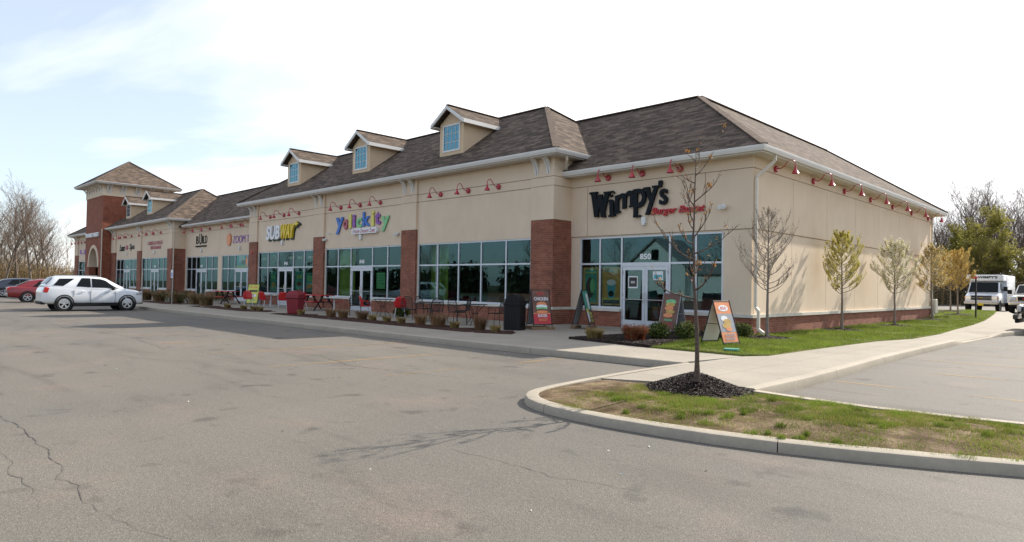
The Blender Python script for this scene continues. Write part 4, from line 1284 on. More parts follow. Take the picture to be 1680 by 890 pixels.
for k in range(7):
    lamp((XC+.02, 21.2+3.25*k, 5.50), math.pi/2, '%s red gooseneck lamp from the front corner on the sunlit end wall' % (['first', 'second', 'third', 'fourth', 'fifth', 'sixth', 'seventh and last'][k]))
T3 = ['left', 'middle', 'right']
for k, x in enumerate((-14.46, -13.0, -11.51)): lamp((x, YW-.02, 5.57), 0, '%s red gooseneck lamp of three above the black and red burger restaurant sign' % T3[k])
for n_, xs3 in (('blank stucco panel left of the corner shop', (-22.97, -21.12, -19.27)), ('rainbow frozen dessert shop letters', (-31.38, -29.51, -27.68)), ('white and yellow sandwich shop letters', (-39.69, -37.88, -36.01))):
    for k, x in enumerate(xs3): lamp((x, YM+PW, 5.58), 0, '%s red gooseneck lamp of three above the %s' % (T3[k], n_))
for n_, xs3, Y in (('black restaurant sign in the recessed bay', (-55.46, -53.61, -51.83), YW), ('orange and purple tanning sign', (-48.04, -46.31, -44.5), YW),
                   ('pink pizza restaurant letters', (-63.5, -61.64, -59.84), YM+PW), ('black spa letters beside the tower', (-71.31, -69.54, -67.79), YM+PW), ('purple letters left of the tower', (-87.4, -86.0, -84.5), YM+PW)):
    for k, x in enumerate(xs3): lamp((x, Y, 5.50), 0, '%s red gooseneck lamp of three above the %s' % (T3[k], n_))

# ================================================================= SHOP SIGNS
def fr(Y, d=0.0): return lambda u, v, w: (u, Y-d-w, v)
sg = thing('restaurant_sign', 'large black uneven letters over a small red script line on the corner shop front', 'sign', (-12.9, YW, 4.5))
def child_world(mb, name, mats, root, **k):
    o = mb.build(name, mats, root, **k); o.matrix_parent_inverse = root.matrix_basis.inverted() if False else Matrix.Translation(-Vector(root.location)); return o
def slabserif(mb, x, z, w, Y=YW, d=.09, t=.07, tilt=0):
    mb.rbox((x, Y-.05-d/2, z), (w, d, t), Matrix.Rotation(tilt, 3, 'Y'))
L = MB(); f = fr(YW, .09)
# W: four tapering strokes with slab serifs
def stroke(mb, a, b, wa, wb, d0=.045, d1=.135, Y=YW):
    (x0, z0), (x1, z1) = a, b
    mb.prism([(x0-wa/2, z0), (x0+wa/2, z0), (x1+wb/2, z1), (x1-wb/2, z1)], lambda u, v, w: (u, Y-w, v), d0, d1)
stroke(L, (-15.08, 5.08), (-14.93, 4.16), .23, .20)
stroke(L, (-14.76, 4.98), (-14.96, 4.16), .20, .14, .047, .133)
stroke(L, (-14.78, 4.98), (-14.62, 4.13), .18, .20, .049, .131)
stroke(L, (-14.47, 5.05), (-14.66, 4.13), .19, .12, .045, .129)
slabserif(L, -15.08, 5.06, .36, t=.075); slabserif(L, -14.47, 5.03, .28, d=.088, t=.07)
# i with a curled dot
stroke(L, (-14.27, 4.73), (-14.24, 4.17), .17, .17, .045, .135); slabserif(L, -14.23, 4.17, .30, d=.088, t=.07, tilt=-.1); slabserif(L, -14.33, 4.72, .18, d=.086, t=.07)
sp_ = [(-14.26+.135*(1-.10*k)*math.cos(.75*k+.3), 0, 4.93+.145*(1-.10*k)*math.sin(.75*k+.3)) for k in range(9)]
L.tube([(p[0], YW-.09, p[2]) for p in sp_], .036, 6)
_m = MB()
for ch, a, b, c, d in (('m', -14.10, -13.30, 4.30, 4.88), ('p', -13.30, -12.80, 4.08, 5.04), ('y', -12.84, -12.32, 4.10, 5.02), ("'", -12.30, -12.16, 5.02, 5.24), ('s', -12.26, -11.94, 4.40, 4.95)):
    k = .22 if ch == 'm' else 0.05
    fit_text(L, ch, a, b, c, d, (lambda u, v, w, k=k, a=a: (u, YW-.09-w, v+k*(u-a))), .022 if ch != 's' else .016, 0, .09)
slabserif(L, -13.16, 4.08, .30, d=.086, t=.07); slabserif(L, -13.24, 5.0, .2, d=.084, t=.07); slabserif(L, -12.78, 5.03, .26, d=.086, t=.07); slabserif(L, -12.42, 5.06, .26, d=.084, t=.07)
slabserif(L, -13.99, 4.27, .24, d=.086, t=.065, tilt=-.2); slabserif(L, -13.38, 4.46, .22, d=.086, t=.065, tilt=-.2)
child_world(L, 'lettering', 'ink', sg)
L2 = MB()
fit_text(L2, 'Burger Basket', -12.60, -10.58, 4.03, 4.34, fr(YW, .06), .014, .35, .06)
child_world(L2, 'lettering', 's_red', sg)

sg = thing('sandwich_shop_sign', 'bold slanted white and yellow letters with dark green sides, the last with an arrow', 'sign', (-38, YM+PW, 4.5)); Y = YM+PW
fs = lambda u, v, w: (u+.16*(v-4.1), Y-.10-w, v+.02)
a_ = MB(); fit_text(a_, 'SUB', -39.95, -38.15, 4.11, 4.98, fs, .035, 0, .16); child_world(a_, 'lettering', 's_white', sg)
a_ = MB(); fit_text(a_, 'WAY', -38.12, -36.42, 4.13, 4.98, fs, .035, 0, .16)
a_.prism([(-36.50, 4.86), (-36.12, 4.92), (-36.12, 4.82), (-35.80, 4.96), (-36.08, 5.10), (-36.10, 5.01), (-36.50, 4.98)], fr(Y, .0), .02, .179); child_world(a_, 'lettering', 's_yellow', sg)
a_ = MB(); fs2 = lambda u, v, w: (u+.07+.16*(v-4.1), Y-.02-w*.5, v-.05)
fit_text(a_, 'SUB', -40.0, -38.12, 4.08, 5.03, fs2, .08, 0, .10); fit_text(a_, 'WAY', -38.16, -36.36, 4.10, 5.03, fs2, .08, 0, .10)
a_.prism([(-36.15, 4.72), (-35.63, 4.93), (-36.05, 5.10), (-36.35, 4.9)], fr(Y, .0), .01, .12); child_world(a_, 'backing', 's_green', sg)

sg = thing('dessert_shop_sign', 'bouncing rainbow coloured lower case letters above a white name plate', 'sign', (-29.3, YM+PW, 4.6)); fy = fr(Y, .06)
for ch, a, b, c, d, mt in (('y', -31.80, -31.02, 4.16, 5.06, 's_blue'), ('l', -30.50, -30.24, 4.44, 5.16, 's_lemon'), ('i', -30.14, -29.86, 4.46, 5.12, 's_purple'),
                           ('c', -29.76, -29.26, 4.42, 4.92, 's_mint'), ('k', -29.18, -28.50, 4.46, 5.20, 's_blue'), ('i', -28.40, -28.14, 4.44, 5.22, 's_lemon'), ('t', -28.06, -27.60, 4.48, 5.12, 's_purple'), ('y', -27.52, -26.82, 4.14, 4.88, 's_mint')):
    a_ = MB(); fit_text(a_, ch, a, b, c, d, fy, .028, 0, .045); child_world(a_, 'lettering', mt, sg)
a_ = MB(); ro = [(-30.80+.21*math.cos(q*math.pi/10), 4.66+.27*math.sin(q*math.pi/10)) for q in range(20)]; ri = [(-30.80+.09*math.cos(q*math.pi/10), 4.66+.12*math.sin(q*math.pi/10)) for q in range(20)]
for q in range(20): a_.prism([ro[q], ro[(q+1) % 20], ri[(q+1) % 20], ri[q]], fr(Y), .02, .10)
child_world(a_, 'lettering', 's_pink', sg)
a_ = MB(); a_.prism([(-30.0, 4.08), (-27.85, 4.08), (-27.78, 4.16), (-27.78, 4.32), (-27.85, 4.38), (-30.0, 4.38), (-30.07, 4.32), (-30.07, 4.14)], fr(Y), .01, .16); child_world(a_, 'name_plate', 's_white', sg)
a_ = MB(); fit_text(a_, 'Frozen Dessert Zone', -29.95, -27.9, 4.13, 4.34, fr(Y, .162), .005, .25, .01); child_world(a_, 'lettering', 's_pink', sg)

def simple_sign(name, label, rows, Y, loc):
    s = thing(name, label, 'sign', loc)
    for txt, a, b, c, d, mt, wgt, sh in rows:
        m = MB(); fit_text(m, txt, a, b, c, d, fr(Y, .02), wgt, sh, .03); child_world(m, 'lettering', mt, s)
    return s
s = simple_sign('build_restaurant_sign', 'black letters with a tall burger shaped second letter above a thin black bar', [('B', -54.55, -54.05, 4.42, 5.02, 'ink', .01, 0), ('U', -53.90, -53.45, 4.36, 5.20, 'ink', 0, 0), ('I', -53.33, -53.2, 4.42, 5.02, 'ink', 0, 0), ('L', -53.08, -52.82, 4.42, 5.02, 'ink', 0, 0), ('D', -52.72, -52.33, 4.42, 5.02, 'ink', 0, 0)], YW, (-53.5, YW, 4.6))
m = MB()
for k in range(12): m.box(-54.55+k*.18, YW-.08, 4.17, -54.55+k*.18+.15, YW-.02, 4.27)
child_world(m, 'underline', 'ink', s)
s = simple_sign('tanning_sign', 'orange sun oval beside thin purple capital letters partly hidden by the brick pier', [('ZOOM TAN', -47.55, -43.9, 4.25, 4.78, 's_purple', -.012, 0)], YW, (-46.5, YW, 4.5))
m = MB(); m.prism([(-48.15+.36*math.cos(q*math.pi/12), 4.54+.44*math.sin(q*math.pi/12)) for q in range(24)], fr(YW), .02, .10); child_world(m, 'sun_emblem', 's_orange', s)
s = simple_sign('spa_sign', 'black script spa name with a small pink emblem in its middle', [('Luxe', -71.45, -69.85, 4.20, 4.82, 'ink', 0, .25), ('Spa', -68.4, -66.95, 4.15, 4.82, 'ink', 0, .25)], Y, (-69, Y, 4.5))
m = MB()
for q in (-.25, 0, .25): m.prism([(-69.15+q+.13*math.cos(k*math.pi/6)*(.6 if q else 1), 4.5+.2*math.sin(k*math.pi/6)) for k in range(12)], fr(Y), .02, .06+.01*abs(q))
child_world(m, 'emblem', 's_pink', s)
simple_sign('pizza_sign', 'two rows of small pink capital letters left of the recessed bay', [("CORELLA'S PIZZA", -63.2, -59.4, 4.52, 4.84, 's_pink', 0, .15), ('RISTORANTE', -62.4, -59.7, 4.14, 4.42, 's_pink', 0, .15)], Y, (-61.3, Y, 4.5))
s = thing('tower_sign', 'row of large pale grey capital letters across the front of the brick tower', 'sign', (-77.5, TY0, 6))
m = MB(); fit_text(m, 'TRANSIT WEST', -79.9, -74.9, 5.72, 6.14, fr(TY0, .10), .04, 0, .12); child_world(m, 'lettering', 's_white', s)
m = MB(); m.box(-79.95, TY0-.05, 5.86, -74.85, TY0-.005, 5.98); child_world(m, 'rail', 'grey_metal', s)
s = simple_sign('shop_sign', 'purple lettering with two black dots on the front left of the tower', [('LIJ', -86.6, -83.4, 4.1, 4.7, 's_purple', .04, 0)], Y, (-85, Y, 4.4))
m = MB()
for zz in (4.85, 4.05): m.prism([(-82.9+.22*math.cos(k*math.pi/8), zz+.2*math.sin(k*math.pi/8)) for k in range(16)], fr(Y), .02, .08)
child_world(m, 'dots', 'ink', s)

# posters and decals on the glass
def poster(name, label, x0, x1, z0, z1, Y, art, cat='poster'):
    """art: list of (kind, params..., material) laid on a thin sheet just behind the glass"""
    t = thing(name, label, cat, ((x0+x1)/2, Y, z0))
    base = MB(); base.box(x0, Y, z0, x1, Y+.004, z1); child_world(base, 'sheet', art[0], t)
    W, Hh = x1-x0, z1-z0; ly = 0
    for it in art[1:]:
        ly += 1; m = MB(); k = it[0]; d = .0012*ly
        g_ = lambda u, v, w: (x0+u*W, Y-d-w, z0+v*Hh)
        if k == 'e':
            _, cx_, cy_, rx, ry, mt = it; m.prism([(cx_+rx*math.cos(q*math.pi/9), cy_+ry*math.sin(q*math.pi/9)) for q in range(18)], g_, 0, .001)
        elif k == 'r':
            _, a, b, c, d_, mt = it; m.prism([(a, b), (c, b), (c, d_), (a, d_)], g_, 0, .001)
        elif k == 'p':
            _, pts, mt = it; m.prism(pts, g_, 0, .001)
        else:
            _, txt, a, b, c, d_, mt = it; fit_text(m, txt, a, c, b, d_, g_, .02, 0, .001)
        child_world(m, 'print', mt, t)
    return t
GY = YW+.03+.03+.045
cups = [('e', .5, .55, .30, .30, 's_gold'), ('p', [(.34, .18), (.66, .18), (.74, .55), (.26, .55)], 's_cyan'), ('e', .5, .60, .25, .08, 's_white'), ('e', .5, .30, .15, .08, 'ink'), ('r', .05, .04, .95, .14, 'ink'), ('r', .05, .14, .95, .17, 's_lime')]
poster('frappe_poster', 'gold poster with a blue heading behind the glass left of the entrance door', -14.80, -13.98, .92, 2.30, GY+.02, ['s_gold']+cups+[('t', 'Oreo', .12, .88, .62, .96, 's_cyan'), ('t', 'Madness', .35, .78, .9, .86, 's_orange')])
poster('shake_poster', 'darker green and gold drinks poster in the leftmost corner shop window', -15.70, -14.95, .92, 2.30, GY+.02, ['s_gold', ('r', .12, .05, .88, .95, 's_teal'), ('e', .45, .45, .26, .28, 'int_dark'), ('t', 'Homemade', .15, .84, .85, .90, 's_lime'), ('e', .6, .5, .15, .2, 's_mint')])
poster('hours_decal', 'small dark badge shaped opening hours decal on the left entrance door', -13.62, -13.22, 1.55, 1.98, YW+.085, ['s_white', ('r', .08, .12, .92, .9, 'int_dark'), ('t', '850', .3, .4, .7, .6, 's_white')], 'decal')
poster('notice', 'pale blue paper notice on the right entrance door', -12.6, -12.2, 1.85, 2.15, YW+.085, ['s_white', ('r', .08, .12, .92, .6, 's_cyan')], 'notice')
YG = YM+PW+.03+.06
poster('green_poster', 'mint green lined poster on the dessert shop window beside its door', -28.05, -27.30, 1.30, 2.10, YG, ['s_mint', ('r', .2, .82, .8, .86, 's_teal'), ('r', .15, .65, .85, .69, 's_teal'), ('r', .2, .48, .8, .52, 's_teal'), ('r', .15, .30, .85, .34, 's_teal')])
poster('teal_poster', 'bright teal poster right of the sandwich shop doors', -36.5, -35.5, 1.1, 2.2, YG, ['s_teal', ('t', 'SUB', .2, .6, .8, .8, 's_lime'), ('e', .5, .3, .3, .12, 's_brown')])
poster('menu_poster', 'teal and yellow poster left of the sandwich shop doors', -39.7, -38.9, 1.0, 2.2, YG, ['s_teal', ('r', .2, .6, .8, .8, 's_mint'), ('e', .5, .3, .3, .14, 's_gold')])
poster('pale_poster', 'faded green poster in the right sandwich shop window', -35.2, -34.4, 1.0, 2.1, YG, ['s_teal', ('r', .15, .55, .85, .85, 's_mint'), ('r', .15, .2, .85, .4, 's_gold')])
for k, x in enumerate((-40.6, -37.1, -36.0, -34.7)):
    poster('logo_strip', ['first', 'second', 'third', 'fourth'][k]+' small white and yellow logo card from the left in the upper sandwich shop windows', x-.35, x+.35, 2.86, 3.12, YG, ['s_green', ('t', 'SUB', .05, .2, .5, .8, 's_white'), ('t', 'WAY', .52, .2, .95, .8, 's_yellow')], 'logo card')
tgt = thing('round_window_sign', 'round green outline sign with a red middle in an upper sandwich shop window', 'sign', (-39.3, YG, 3))
m = MB()
for q in range(20):
    a0, a1 = q*math.pi/10, (q+1)*math.pi/10
    m.prism([(-39.3+.25*math.cos(a0), 2.97+.25*math.sin(a0)), (-39.3+.25*math.cos(a1), 2.97+.25*math.sin(a1)), (-39.3+.20*math.cos(a1), 2.97+.2*math.sin(a1)), (-39.3+.20*math.cos(a0), 2.97+.2*math.sin(a0))], fr(YG), 0, .02)
child_world(m, 'ring', 's_mint', tgt)
m = MB(); m.prism([(-39.3+.09*math.cos(q*math.pi/6), 2.97+.09*math.sin(q*math.pi/6)) for q in range(12)], fr(YG), 0, .02); child_world(m, 'centre', 's_red', tgt)
poster('picture_panel', 'blue sky picture panel above the tanning shop door', -47.05, -45.3, 2.48, 3.36, YW+.07, ['s_cyan', ('r', .25, .45, .75, .98, 's_white'), ('r', .45, .3, .9, .6, 's_brown'), ('r', 0, 0, 1, .2, 's_lime'), ('e', .95, .5, .08, .4, 's_orange')])
for k, x in enumerate((-71.9, -70.8, -67.5, -66.5)):
    poster('window_card', ['first', 'second', 'third', 'fourth'][k]+' pale card from the left behind the spa windows', x-.3, x+.3, 1.2, 2.1, YG, ['s_grey', ('r', .2, .5, .8, .9, 's_pink'), ('r', .2, .1, .8, .4, 's_mint')], 'window card')

# ================================================================= A-FRAME SIGNS
def aframe(name, label, loc, rz, w, h, spread, front, back='s_grey', base=False, tilt_mat='black_metal'):
    """local: front panel faces -Y; w wide, h tall"""
    t = thing(name, label, 'sandwich board', loc, rz)
    z0 = .09 if base else .02
    ang = math.atan2(spread/2, h)
    def pf(u, v, o):   # front leaf
        y = -spread/2*(1-v)-o*math.cos(ang); return (u*w-w/2, y, z0+v*h+o*math.sin(ang))
    def pb(u, v, o):
        y = spread/2*(1-v)+o*math.cos(ang); return (w/2-u*w, y, z0+v*h+o*math.sin(ang))
    for fn, ox in ((pf, 0), (pb, .0)):
        m = MB(); r_ = .014
        m.tube([fn(0, 0, 0), fn(0, 1.01, 0)], r_, 6); m.tube([fn(1, 0, 0), fn(1, 1.01, 0)], r_, 6); m.tube([fn(0, .06, 0), fn(1, .06, 0)], r_, 6); m.tube([fn(0, .99, 0), fn(1, .99, 0)], r_, 6)
        m.build('frame', tilt_mat, t)
    for s_ in (0, 1):
        m = MB(); a = pf(s_, .48, 0); b = pb(1-s_, .48, 0); m.tube([a, b], .009, 6); m.build('brace', tilt_mat, t)
    if base:
        m = MB(); m.rbox((0, -.12-spread/4, .045), (w*1.25, .14, .09)); m.rbox((0, .12+spread/4, .045), (w*1.25, .14, .09)); m.build('timber_base', 'wood', t)
    for fn, art in ((pf, front), (pb, [back])):
        m = MB(); m.prism([(.035, .075), (.965, .075), (.965, .975), (.035, .975)], fn, -.004, .004); pn = m.build('panel', art[0], t)
        ly = 0
        for it in art[1:]:
            ly += 1; m = MB(); k = it[0]; d = .004+.0012*ly
            g_ = lambda u, v, q: fn(.04+.92*u, .08+.89*v, d+q)
            if k == 'e':
                _, cx_, cy_, rx, ry, mt = it; m.prism([(cx_+rx*math.cos(q*math.pi/9), cy_+ry*math.sin(q*math.pi/9)) for q in range(18)], g_, 0, .001)
            elif k == 'r':
                _, a, b, c, d_, mt = it; m.prism([(a, b), (c, b), (c, d_), (a, d_)], g_, 0, .001)
            elif k == 'p':
                _, pts, mt = it; m.prism(pts, g_, 0, .001)
            else:
                _, txt, a, b, c, d_, mt = it; fit_text(m, txt, a, c, b, d_, g_, .02, 0, .001)
            m.build('print', mt, pn)
    return t
burger = [('e', .52, .58, .30, .08, 's_orange'), ('e', .52, .52, .34, .055, 's_white'), ('e', .52, .46, .34, .045, 's_mint'), ('e', .52, .41, .30, .045, 's_brown'), ('e', .52, .36, .34, .045, 's_orange')]
aframe('burger_board', 'sandwich board with a chicken burger poster beside the black bin', (-14.72, 16.25, .15), R(66), .66, 1.22, .62,
       ['s_brown', ('r', .0, .0, 1, .30, 's_red'), ('r', .0, .30, 1, .33, 's_orange'), ('t', 'NEW', .3, .86, .7, .95, 's_red'), ('t', 'CHICKEN', .10, .70, .92, .80, 's_white')]+burger+[('t', 'BURGER', .25, .20, .8, .29, 's_white'), ('t', 'BASKET', .3, .08, .8, .16, 's_orange')], base=True)
aframe('milkshake_board', 'sandwich board seen from its side with milkshake posters left of the corner shop door', (-14.05, 17.75, .15), R(112), .66, 1.22, .62,
       ['s_teal', ('r', 0, 0, 1, .42, 's_brown'), ('p', [(.55, .45), (.8, .45), (.9, .85), (.5, .85)], 's_white'), ('e', .7, .86, .2, .07, 's_white'), ('p', [(.10, .05), (.35, .05), (.42, .38), (.04, .38)], 's_white'), ('e', .23, .40, .2, .07, 's_lemon'), ('t', 'Banana', .5, .27, .95, .36, 's_lime'), ('t', 'Split', .5, .16, .95, .25, 's_lime'), ('t', 'Shake', .5, .05, .95, .14, 's_lime')], base=True)
food = [('e', .5, .78, .32, .07, 's_mint'), ('e', .5, .70, .3, .06, 's_gold'), ('e', .45, .60, .28, .07, 's_orange'), ('e', .55, .50, .28, .06, 's_gold'), ('e', .45, .40, .30, .06, 's_orange'), ('t', 'FRESH', .25, .24, .75, .30, 's_mint'), ('t', 'BURGERS', .2, .14, .8, .2, 's_red'), ('t', 'DAILY', .25, .05, .75, .11, 's_red')]
aframe('food_board', 'sandwich board with a dark food poster right of the entrance doors behind the shrubs', (-11.05, 18.45, .15), R(-6), .66, 1.26, .62, ['s_brown']+food, tilt_mat='grey_metal')
aframe('lawn_board', 'orange sandwich board with spread legs standing on the grass', (-7.98, 15.64, .165), R(78), .62, 1.10, .72,
       ['s_orange', ('r', .0, .24, 1, .70, 's_grey'), ('e', .5, .84, .32, .08, 's_white'), ('t', '850', .3, .80, .7, .88, 's_red'), ('e', .4, .58, .22, .07, 's_white'), ('e', .55, .50, .25, .07, 's_gold'), ('e', .45, .40, .28, .07, 's_gold'), ('e', .55, .31, .2, .05, 's_orange'), ('t', 'BURGER', .2, .13, .85, .20, 's_grey'), ('t', 'BASKET', .2, .04, .85, .11, 's_grey')], back='s_white')
aframe('yellow_board', 'pale yellow and green sandwich board among the red chairs', (-38.9, 17.4, .15), R(38), .72, 1.22, .55, ['s_lime', ('r', .08, .05, .92, .95, 's_lemon'), ('t', 'SUB', .15, .82, .85, .92, 's_orange'), ('r', .1, .60, .9, .70, 's_green'), ('e', .5, .40, .35, .09, 's_white'), ('t', 'FRESH', .2, .12, .8, .22, 's_mint')], tilt_mat='black_metal')

# ================================================================= BINS, TABLES, CHAIRS
t = thing('litter_bin', 'tall black litter bin with a domed hood beside the burger board', 'bin', (-14.92, 15.28, .15), R(20))
m = MB()
for sx in range(-1, 2):
    pass
m.prism([(-.29, -.22), (-.22, -.29), (.22, -.29), (.29, -.22), (.29, .22), (.22, .29), (-.22, .29), (-.29, .22)], lambda u, v, w: (u, v, w), .0, .80); o = m.build('body', 'black_plastic', t); bevel(o, .012)
m = MB()
for k in range(-4, 5): m.box(k*.05-.006, -.298, .08, k*.05+.006, -.289, .74)
for k in range(-4, 5): m.box(.289, k*.05-.006, .08, .298, k*.05+.006, .74); m.box(-.298, k*.05-.006, .08, -.289, k*.05+.006, .74)
m.build('slats', 'black_metal', t)
m = MB(); m.prism([(-.31, -.24), (-.24, -.31), (.24, -.31), (.31, -.24), (.31, .24), (.24, .31), (-.24, .31), (-.31, .24)], lambda u, v, w: (u, v, w), .80, .86); m.build('rim', 'black_plastic', t)
m = MB(); n = 12
for s_ in (-.24, .20):
    m.prism([(.25*math.cos(math.pi*k/n), .86+.30*math.sin(math.pi*k/n)) for k in range(n+1)]+[], lambda u, v, w: (u, w, v), s_, s_+.04)
for k in range(n):
    a0, a1 = math.pi*k/n, math.pi*(k+1)/n
    m.prism([(.25*math.cos(a0), .86+.30*math.sin(a0)), (.25*math.cos(a1), .86+.30*math.sin(a1)), (.225*math.cos(a1), .86+.27*math.sin(a1)), (.225*math.cos(a0), .86+.27*math.sin(a0))], lambda u, v, w: (u, w, v), -.2, .2)
m.build('dome_hood', 'black_plastic', t)
t = thing('litter_bin', 'red litter bin with a hooded top beside the red picnic table', 'bin', (-27.62, 14.25, .15), R(35))
m = MB(); m.add([(-.25, -.25, 0), (.25, -.25, 0), (.25, .25, 0), (-.25, .25, 0), (-.30, -.30, .68), (.30, -.30, .68), (.30, .30, .68), (-.30, .30, .68)], [(0, 3, 2, 1), (4, 5, 6, 7), (0, 1, 5, 4), (1, 2, 6, 5), (2, 3, 7, 6), (3, 0, 4, 7)]); o = m.build('body', 'red_bin', t); bevel(o, .03)
m = MB(); m.add([(-.32, -.32, .69), (.32, -.32, .69), (.32, .32, .69), (-.32, .32, .69), (-.31, -.31, .86), (.31, -.31, .86), (.31, .31, .86), (-.31, .31, .86), (-.16, -.22, 1.03), (.16, -.22, 1.03), (.16, .22, 1.03), (-.16, .22, 1.03)],
          [(0, 3, 2, 1), (0, 1, 5, 4), (1, 2, 6, 5), (2, 3, 7, 6), (3, 0, 4, 7), (4, 5, 9, 8), (5, 6, 10, 9), (6, 7, 11, 10), (7, 4, 8, 11), (8, 9, 10, 11)]); o = m.build('hood', 'red_bin', t); bevel(o, .02)
m = MB(); m.box(-.305, -.305, .672, .305, .305, .692); m.build('dark_gap', 'dark', t)

def make_mesh_chair():
    t = thing('mesh_chair', 'x', 'chair', group='black wrought iron patio chairs')
    m = MB(); r_ = .016
    for k in range(9): m.tube([(-.20+.05*k, -.20, .44), (-.20+.05*k, .0, .43), (-.20+.05*k, .20, .44)], .006, 4)
    for k in range(9): m.tube([(-.21, -.20+.05*k, .44), (.21, -.20+.05*k, .44)], .006, 4)
    m.tube([(-.22, -.21, .44), (.22, -.21, .44), (.22, .21, .44), (-.22, .21, .44), (-.22, -.21, .44)], r_, 6); m.build('seat', 'black_metal', t)
    b = MB(); arc = [(-.21, .22, .46), (-.235, .26, .66), (-.20, .29, .82), (-.10, .31, .91), (0, .315, .93), (.10, .31, .91), (.20, .29, .82), (.235, .26, .66), (.21, .22, .46)]
    b.tube(arc, r_, 6)
    for k in range(-4, 5):
        x = k*.045; b.tube([(x, .225, .47), (x, .27, .68), (x, .305, .90-abs(k)*.012)], .0055, 4)
    for k in range(6): z = .52+.065*k; b.tube([(-.215, .235+.012*k, z), (.215, .235+.012*k, z)], .0055, 4)
    b.build('backrest', 'black_metal', t)
    for sx in (-1, 1):
        l = MB(); l.tube([(sx*.21, -.20, .44), (sx*.25, -.25, .22), (sx*.22, -.24, .06), (sx*.25, -.27, 0)], .011, 6); l.build('leg', 'black_metal', t)
        l = MB(); l.tube([(sx*.21, .21, .44), (sx*.24, .27, .2), (sx*.22, .25, .06), (sx*.25, .30, 0)], .011, 6); l.build('leg', 'black_metal', t)
        l = MB(); l.tube([(sx*.235, .26, .66), (sx*.27, .1, .68), (sx*.27, -.12, .67), (sx*.25, -.2, .60), (sx*.22, -.2, .45)], .010, 6); l.build('armrest', 'black_metal', t)
    return t
mc = make_mesh_chair(); used = [0]
def put_chair(x, y, rz, label):
    if not used[0]: mc.location = (x, y, .15); mc.rotation_euler = (0, 0, R(rz)); mc['label'] = label; used[0] = 1
    else: copy_thing(mc, (x, y, .15), R(rz), label)
put_chair(-16.65, 16.15, -75, 'black mesh patio chair nearest the litter bin, right of the right-hand table')
put_chair(-18.05, 15.55, 95, 'black mesh patio chair between the two black tables, facing right')
put_chair(-18.85, 16.45, -60, 'black mesh patio chair right of the left-hand table, closest to its window')
put_chair(-19.2, 15.45, -110, 'black mesh patio chair at the front right of the left-hand table')
put_chair(-20.75, 15.4, 70, 'black mesh patio chair at the front left of the left-hand table')
put_chair(-21.1, 16.4, 100, 'leftmost black mesh patio chair of the left-hand table, by the brick pier')
put_chair(-25.1, 15.75, 60, 'black mesh patio chair alone before the dessert shop doors')
def make_mesh_table():
    t = thing('mesh_table', 'x', 'table', group='round black mesh patio tables')
    m = MB(); m.tube([(.45*math.cos(a*math.pi/10), .45*math.sin(a*math.pi/10), .73) for a in range(21)], .012, 6); m.lathe([(.44, .722), (.44, .732)], n=20); m.build('table_top', 'black_metal', t)
    for k in range(4):
        a = k*math.pi/2+.4; c, s_ = math.cos(a), math.sin(a)
        l = MB(); l.tube([(c*.38, s_*.38, .72), (c*.12, s_*.12, .5), (c*.10, s_*.10, .3), (c*.30, s_*.30, .08), (c*.34, s_*.34, 0)], .012, 6); l.build('leg', 'black_metal', t)
    r_ = MB(); r_.tube([(.12*math.cos(a*math.pi/6), .12*math.sin(a*math.pi/6), .42) for a in range(13)], .008, 5); r_.build('ring', 'black_metal', t)
    return t
mt0 = make_mesh_table(); mt0.location = (-17.35, 15.75, .15); mt0['label'] = 'round black mesh table nearest the litter bin'
copy_thing(mt0, (-20.0, 15.85, .15), .4, 'round black mesh table with four chairs in front of the wide window')
copy_thing(mt0, (-24.1, 16.5, .15), .2, 'round black mesh table with two red chairs before the dessert shop')

def make_red_chair():
    t = thing('red_chair', 'x', 'chair', group='red plastic patio chairs')
    m = MB(); nx_, ny_ = 6, 6; g_ = []
    for j in range(ny_+1):
        for i in range(nx_+1):
            u = i/nx_*2-1; v = j/ny_
            m.v.append((u*.23, -.22+.44*v, .45-.02*(1-u*u)-.015*math.sin(v*3)))
    for j in range(ny_):
        for i in range(nx_):
            a = j*(nx_+1)+i; m.f.append((a, a+1, a+nx_+2, a+nx_+1)); m.m.append(0)
    o = m.build('seat', 'red_plastic', t, True); sol = o.modifiers.new('thick', 'SOLIDIFY'); sol.thickness = .018
    m = MB()
    for j in range(7):
        for i in range(7):
            u = i/6*2-1; v = j/6; w = .24*(1-.22*max(0, v-.6)*2.5*abs(u))
            m.v.append((u*w, .20+.10*v+.0-.07*u*u*(1-v*.3), .42+.45*v-.03*u*u*v*1.5))
    for j in range(6):
        for i in range(6):
            a = j*7+i; m.f.append((a, a+1, a+8, a+7)); m.m.append(0)
    o = m.build('backrest', 'red_plastic', t, True); sol = o.modifiers.new('thick', 'SOLIDIFY'); sol.thickness = .016
    for sx in (-1, 1):
        l = MB(); l.tube([(sx*.17, -.14, .43), (sx*.22, -.24, 0)], .012, 6); l.build('leg', 'alu', t)
        l = MB(); l.tube([(sx*.17, .14, .43), (sx*.22, .28, 0)], .012, 6); l.build('leg', 'alu', t)
        l = MB(); l.tube([(sx*.235, .2, .64), (sx*.27, 0, .66), (sx*.26, -.14, .62), (sx*.22, -.16, .45)], .016, 6); l.build('armrest', 'red_plastic', t)
    return t
rc = make_red_chair()
rcs = [(-36.75, 16.1, 75, 'red plastic chair at the left of the metal table by the sandwich shop, facing right'), (-34.9, 16.2, 200, 'red plastic chair in front of the metal table by the sandwich shop'),
       (-33.75, 16.7, 240, 'red plastic chair right of the metal table by the sandwich shop'), (-32.9, 17.3, 265, 'red plastic chair half hidden behind the red litter bin'),
       (-24.6, 15.95, 160, 'left red plastic chair at the round black table before the dessert shop'), (-23.2, 16.75, 235, 'right red plastic chair at the round black table before the dessert shop')]
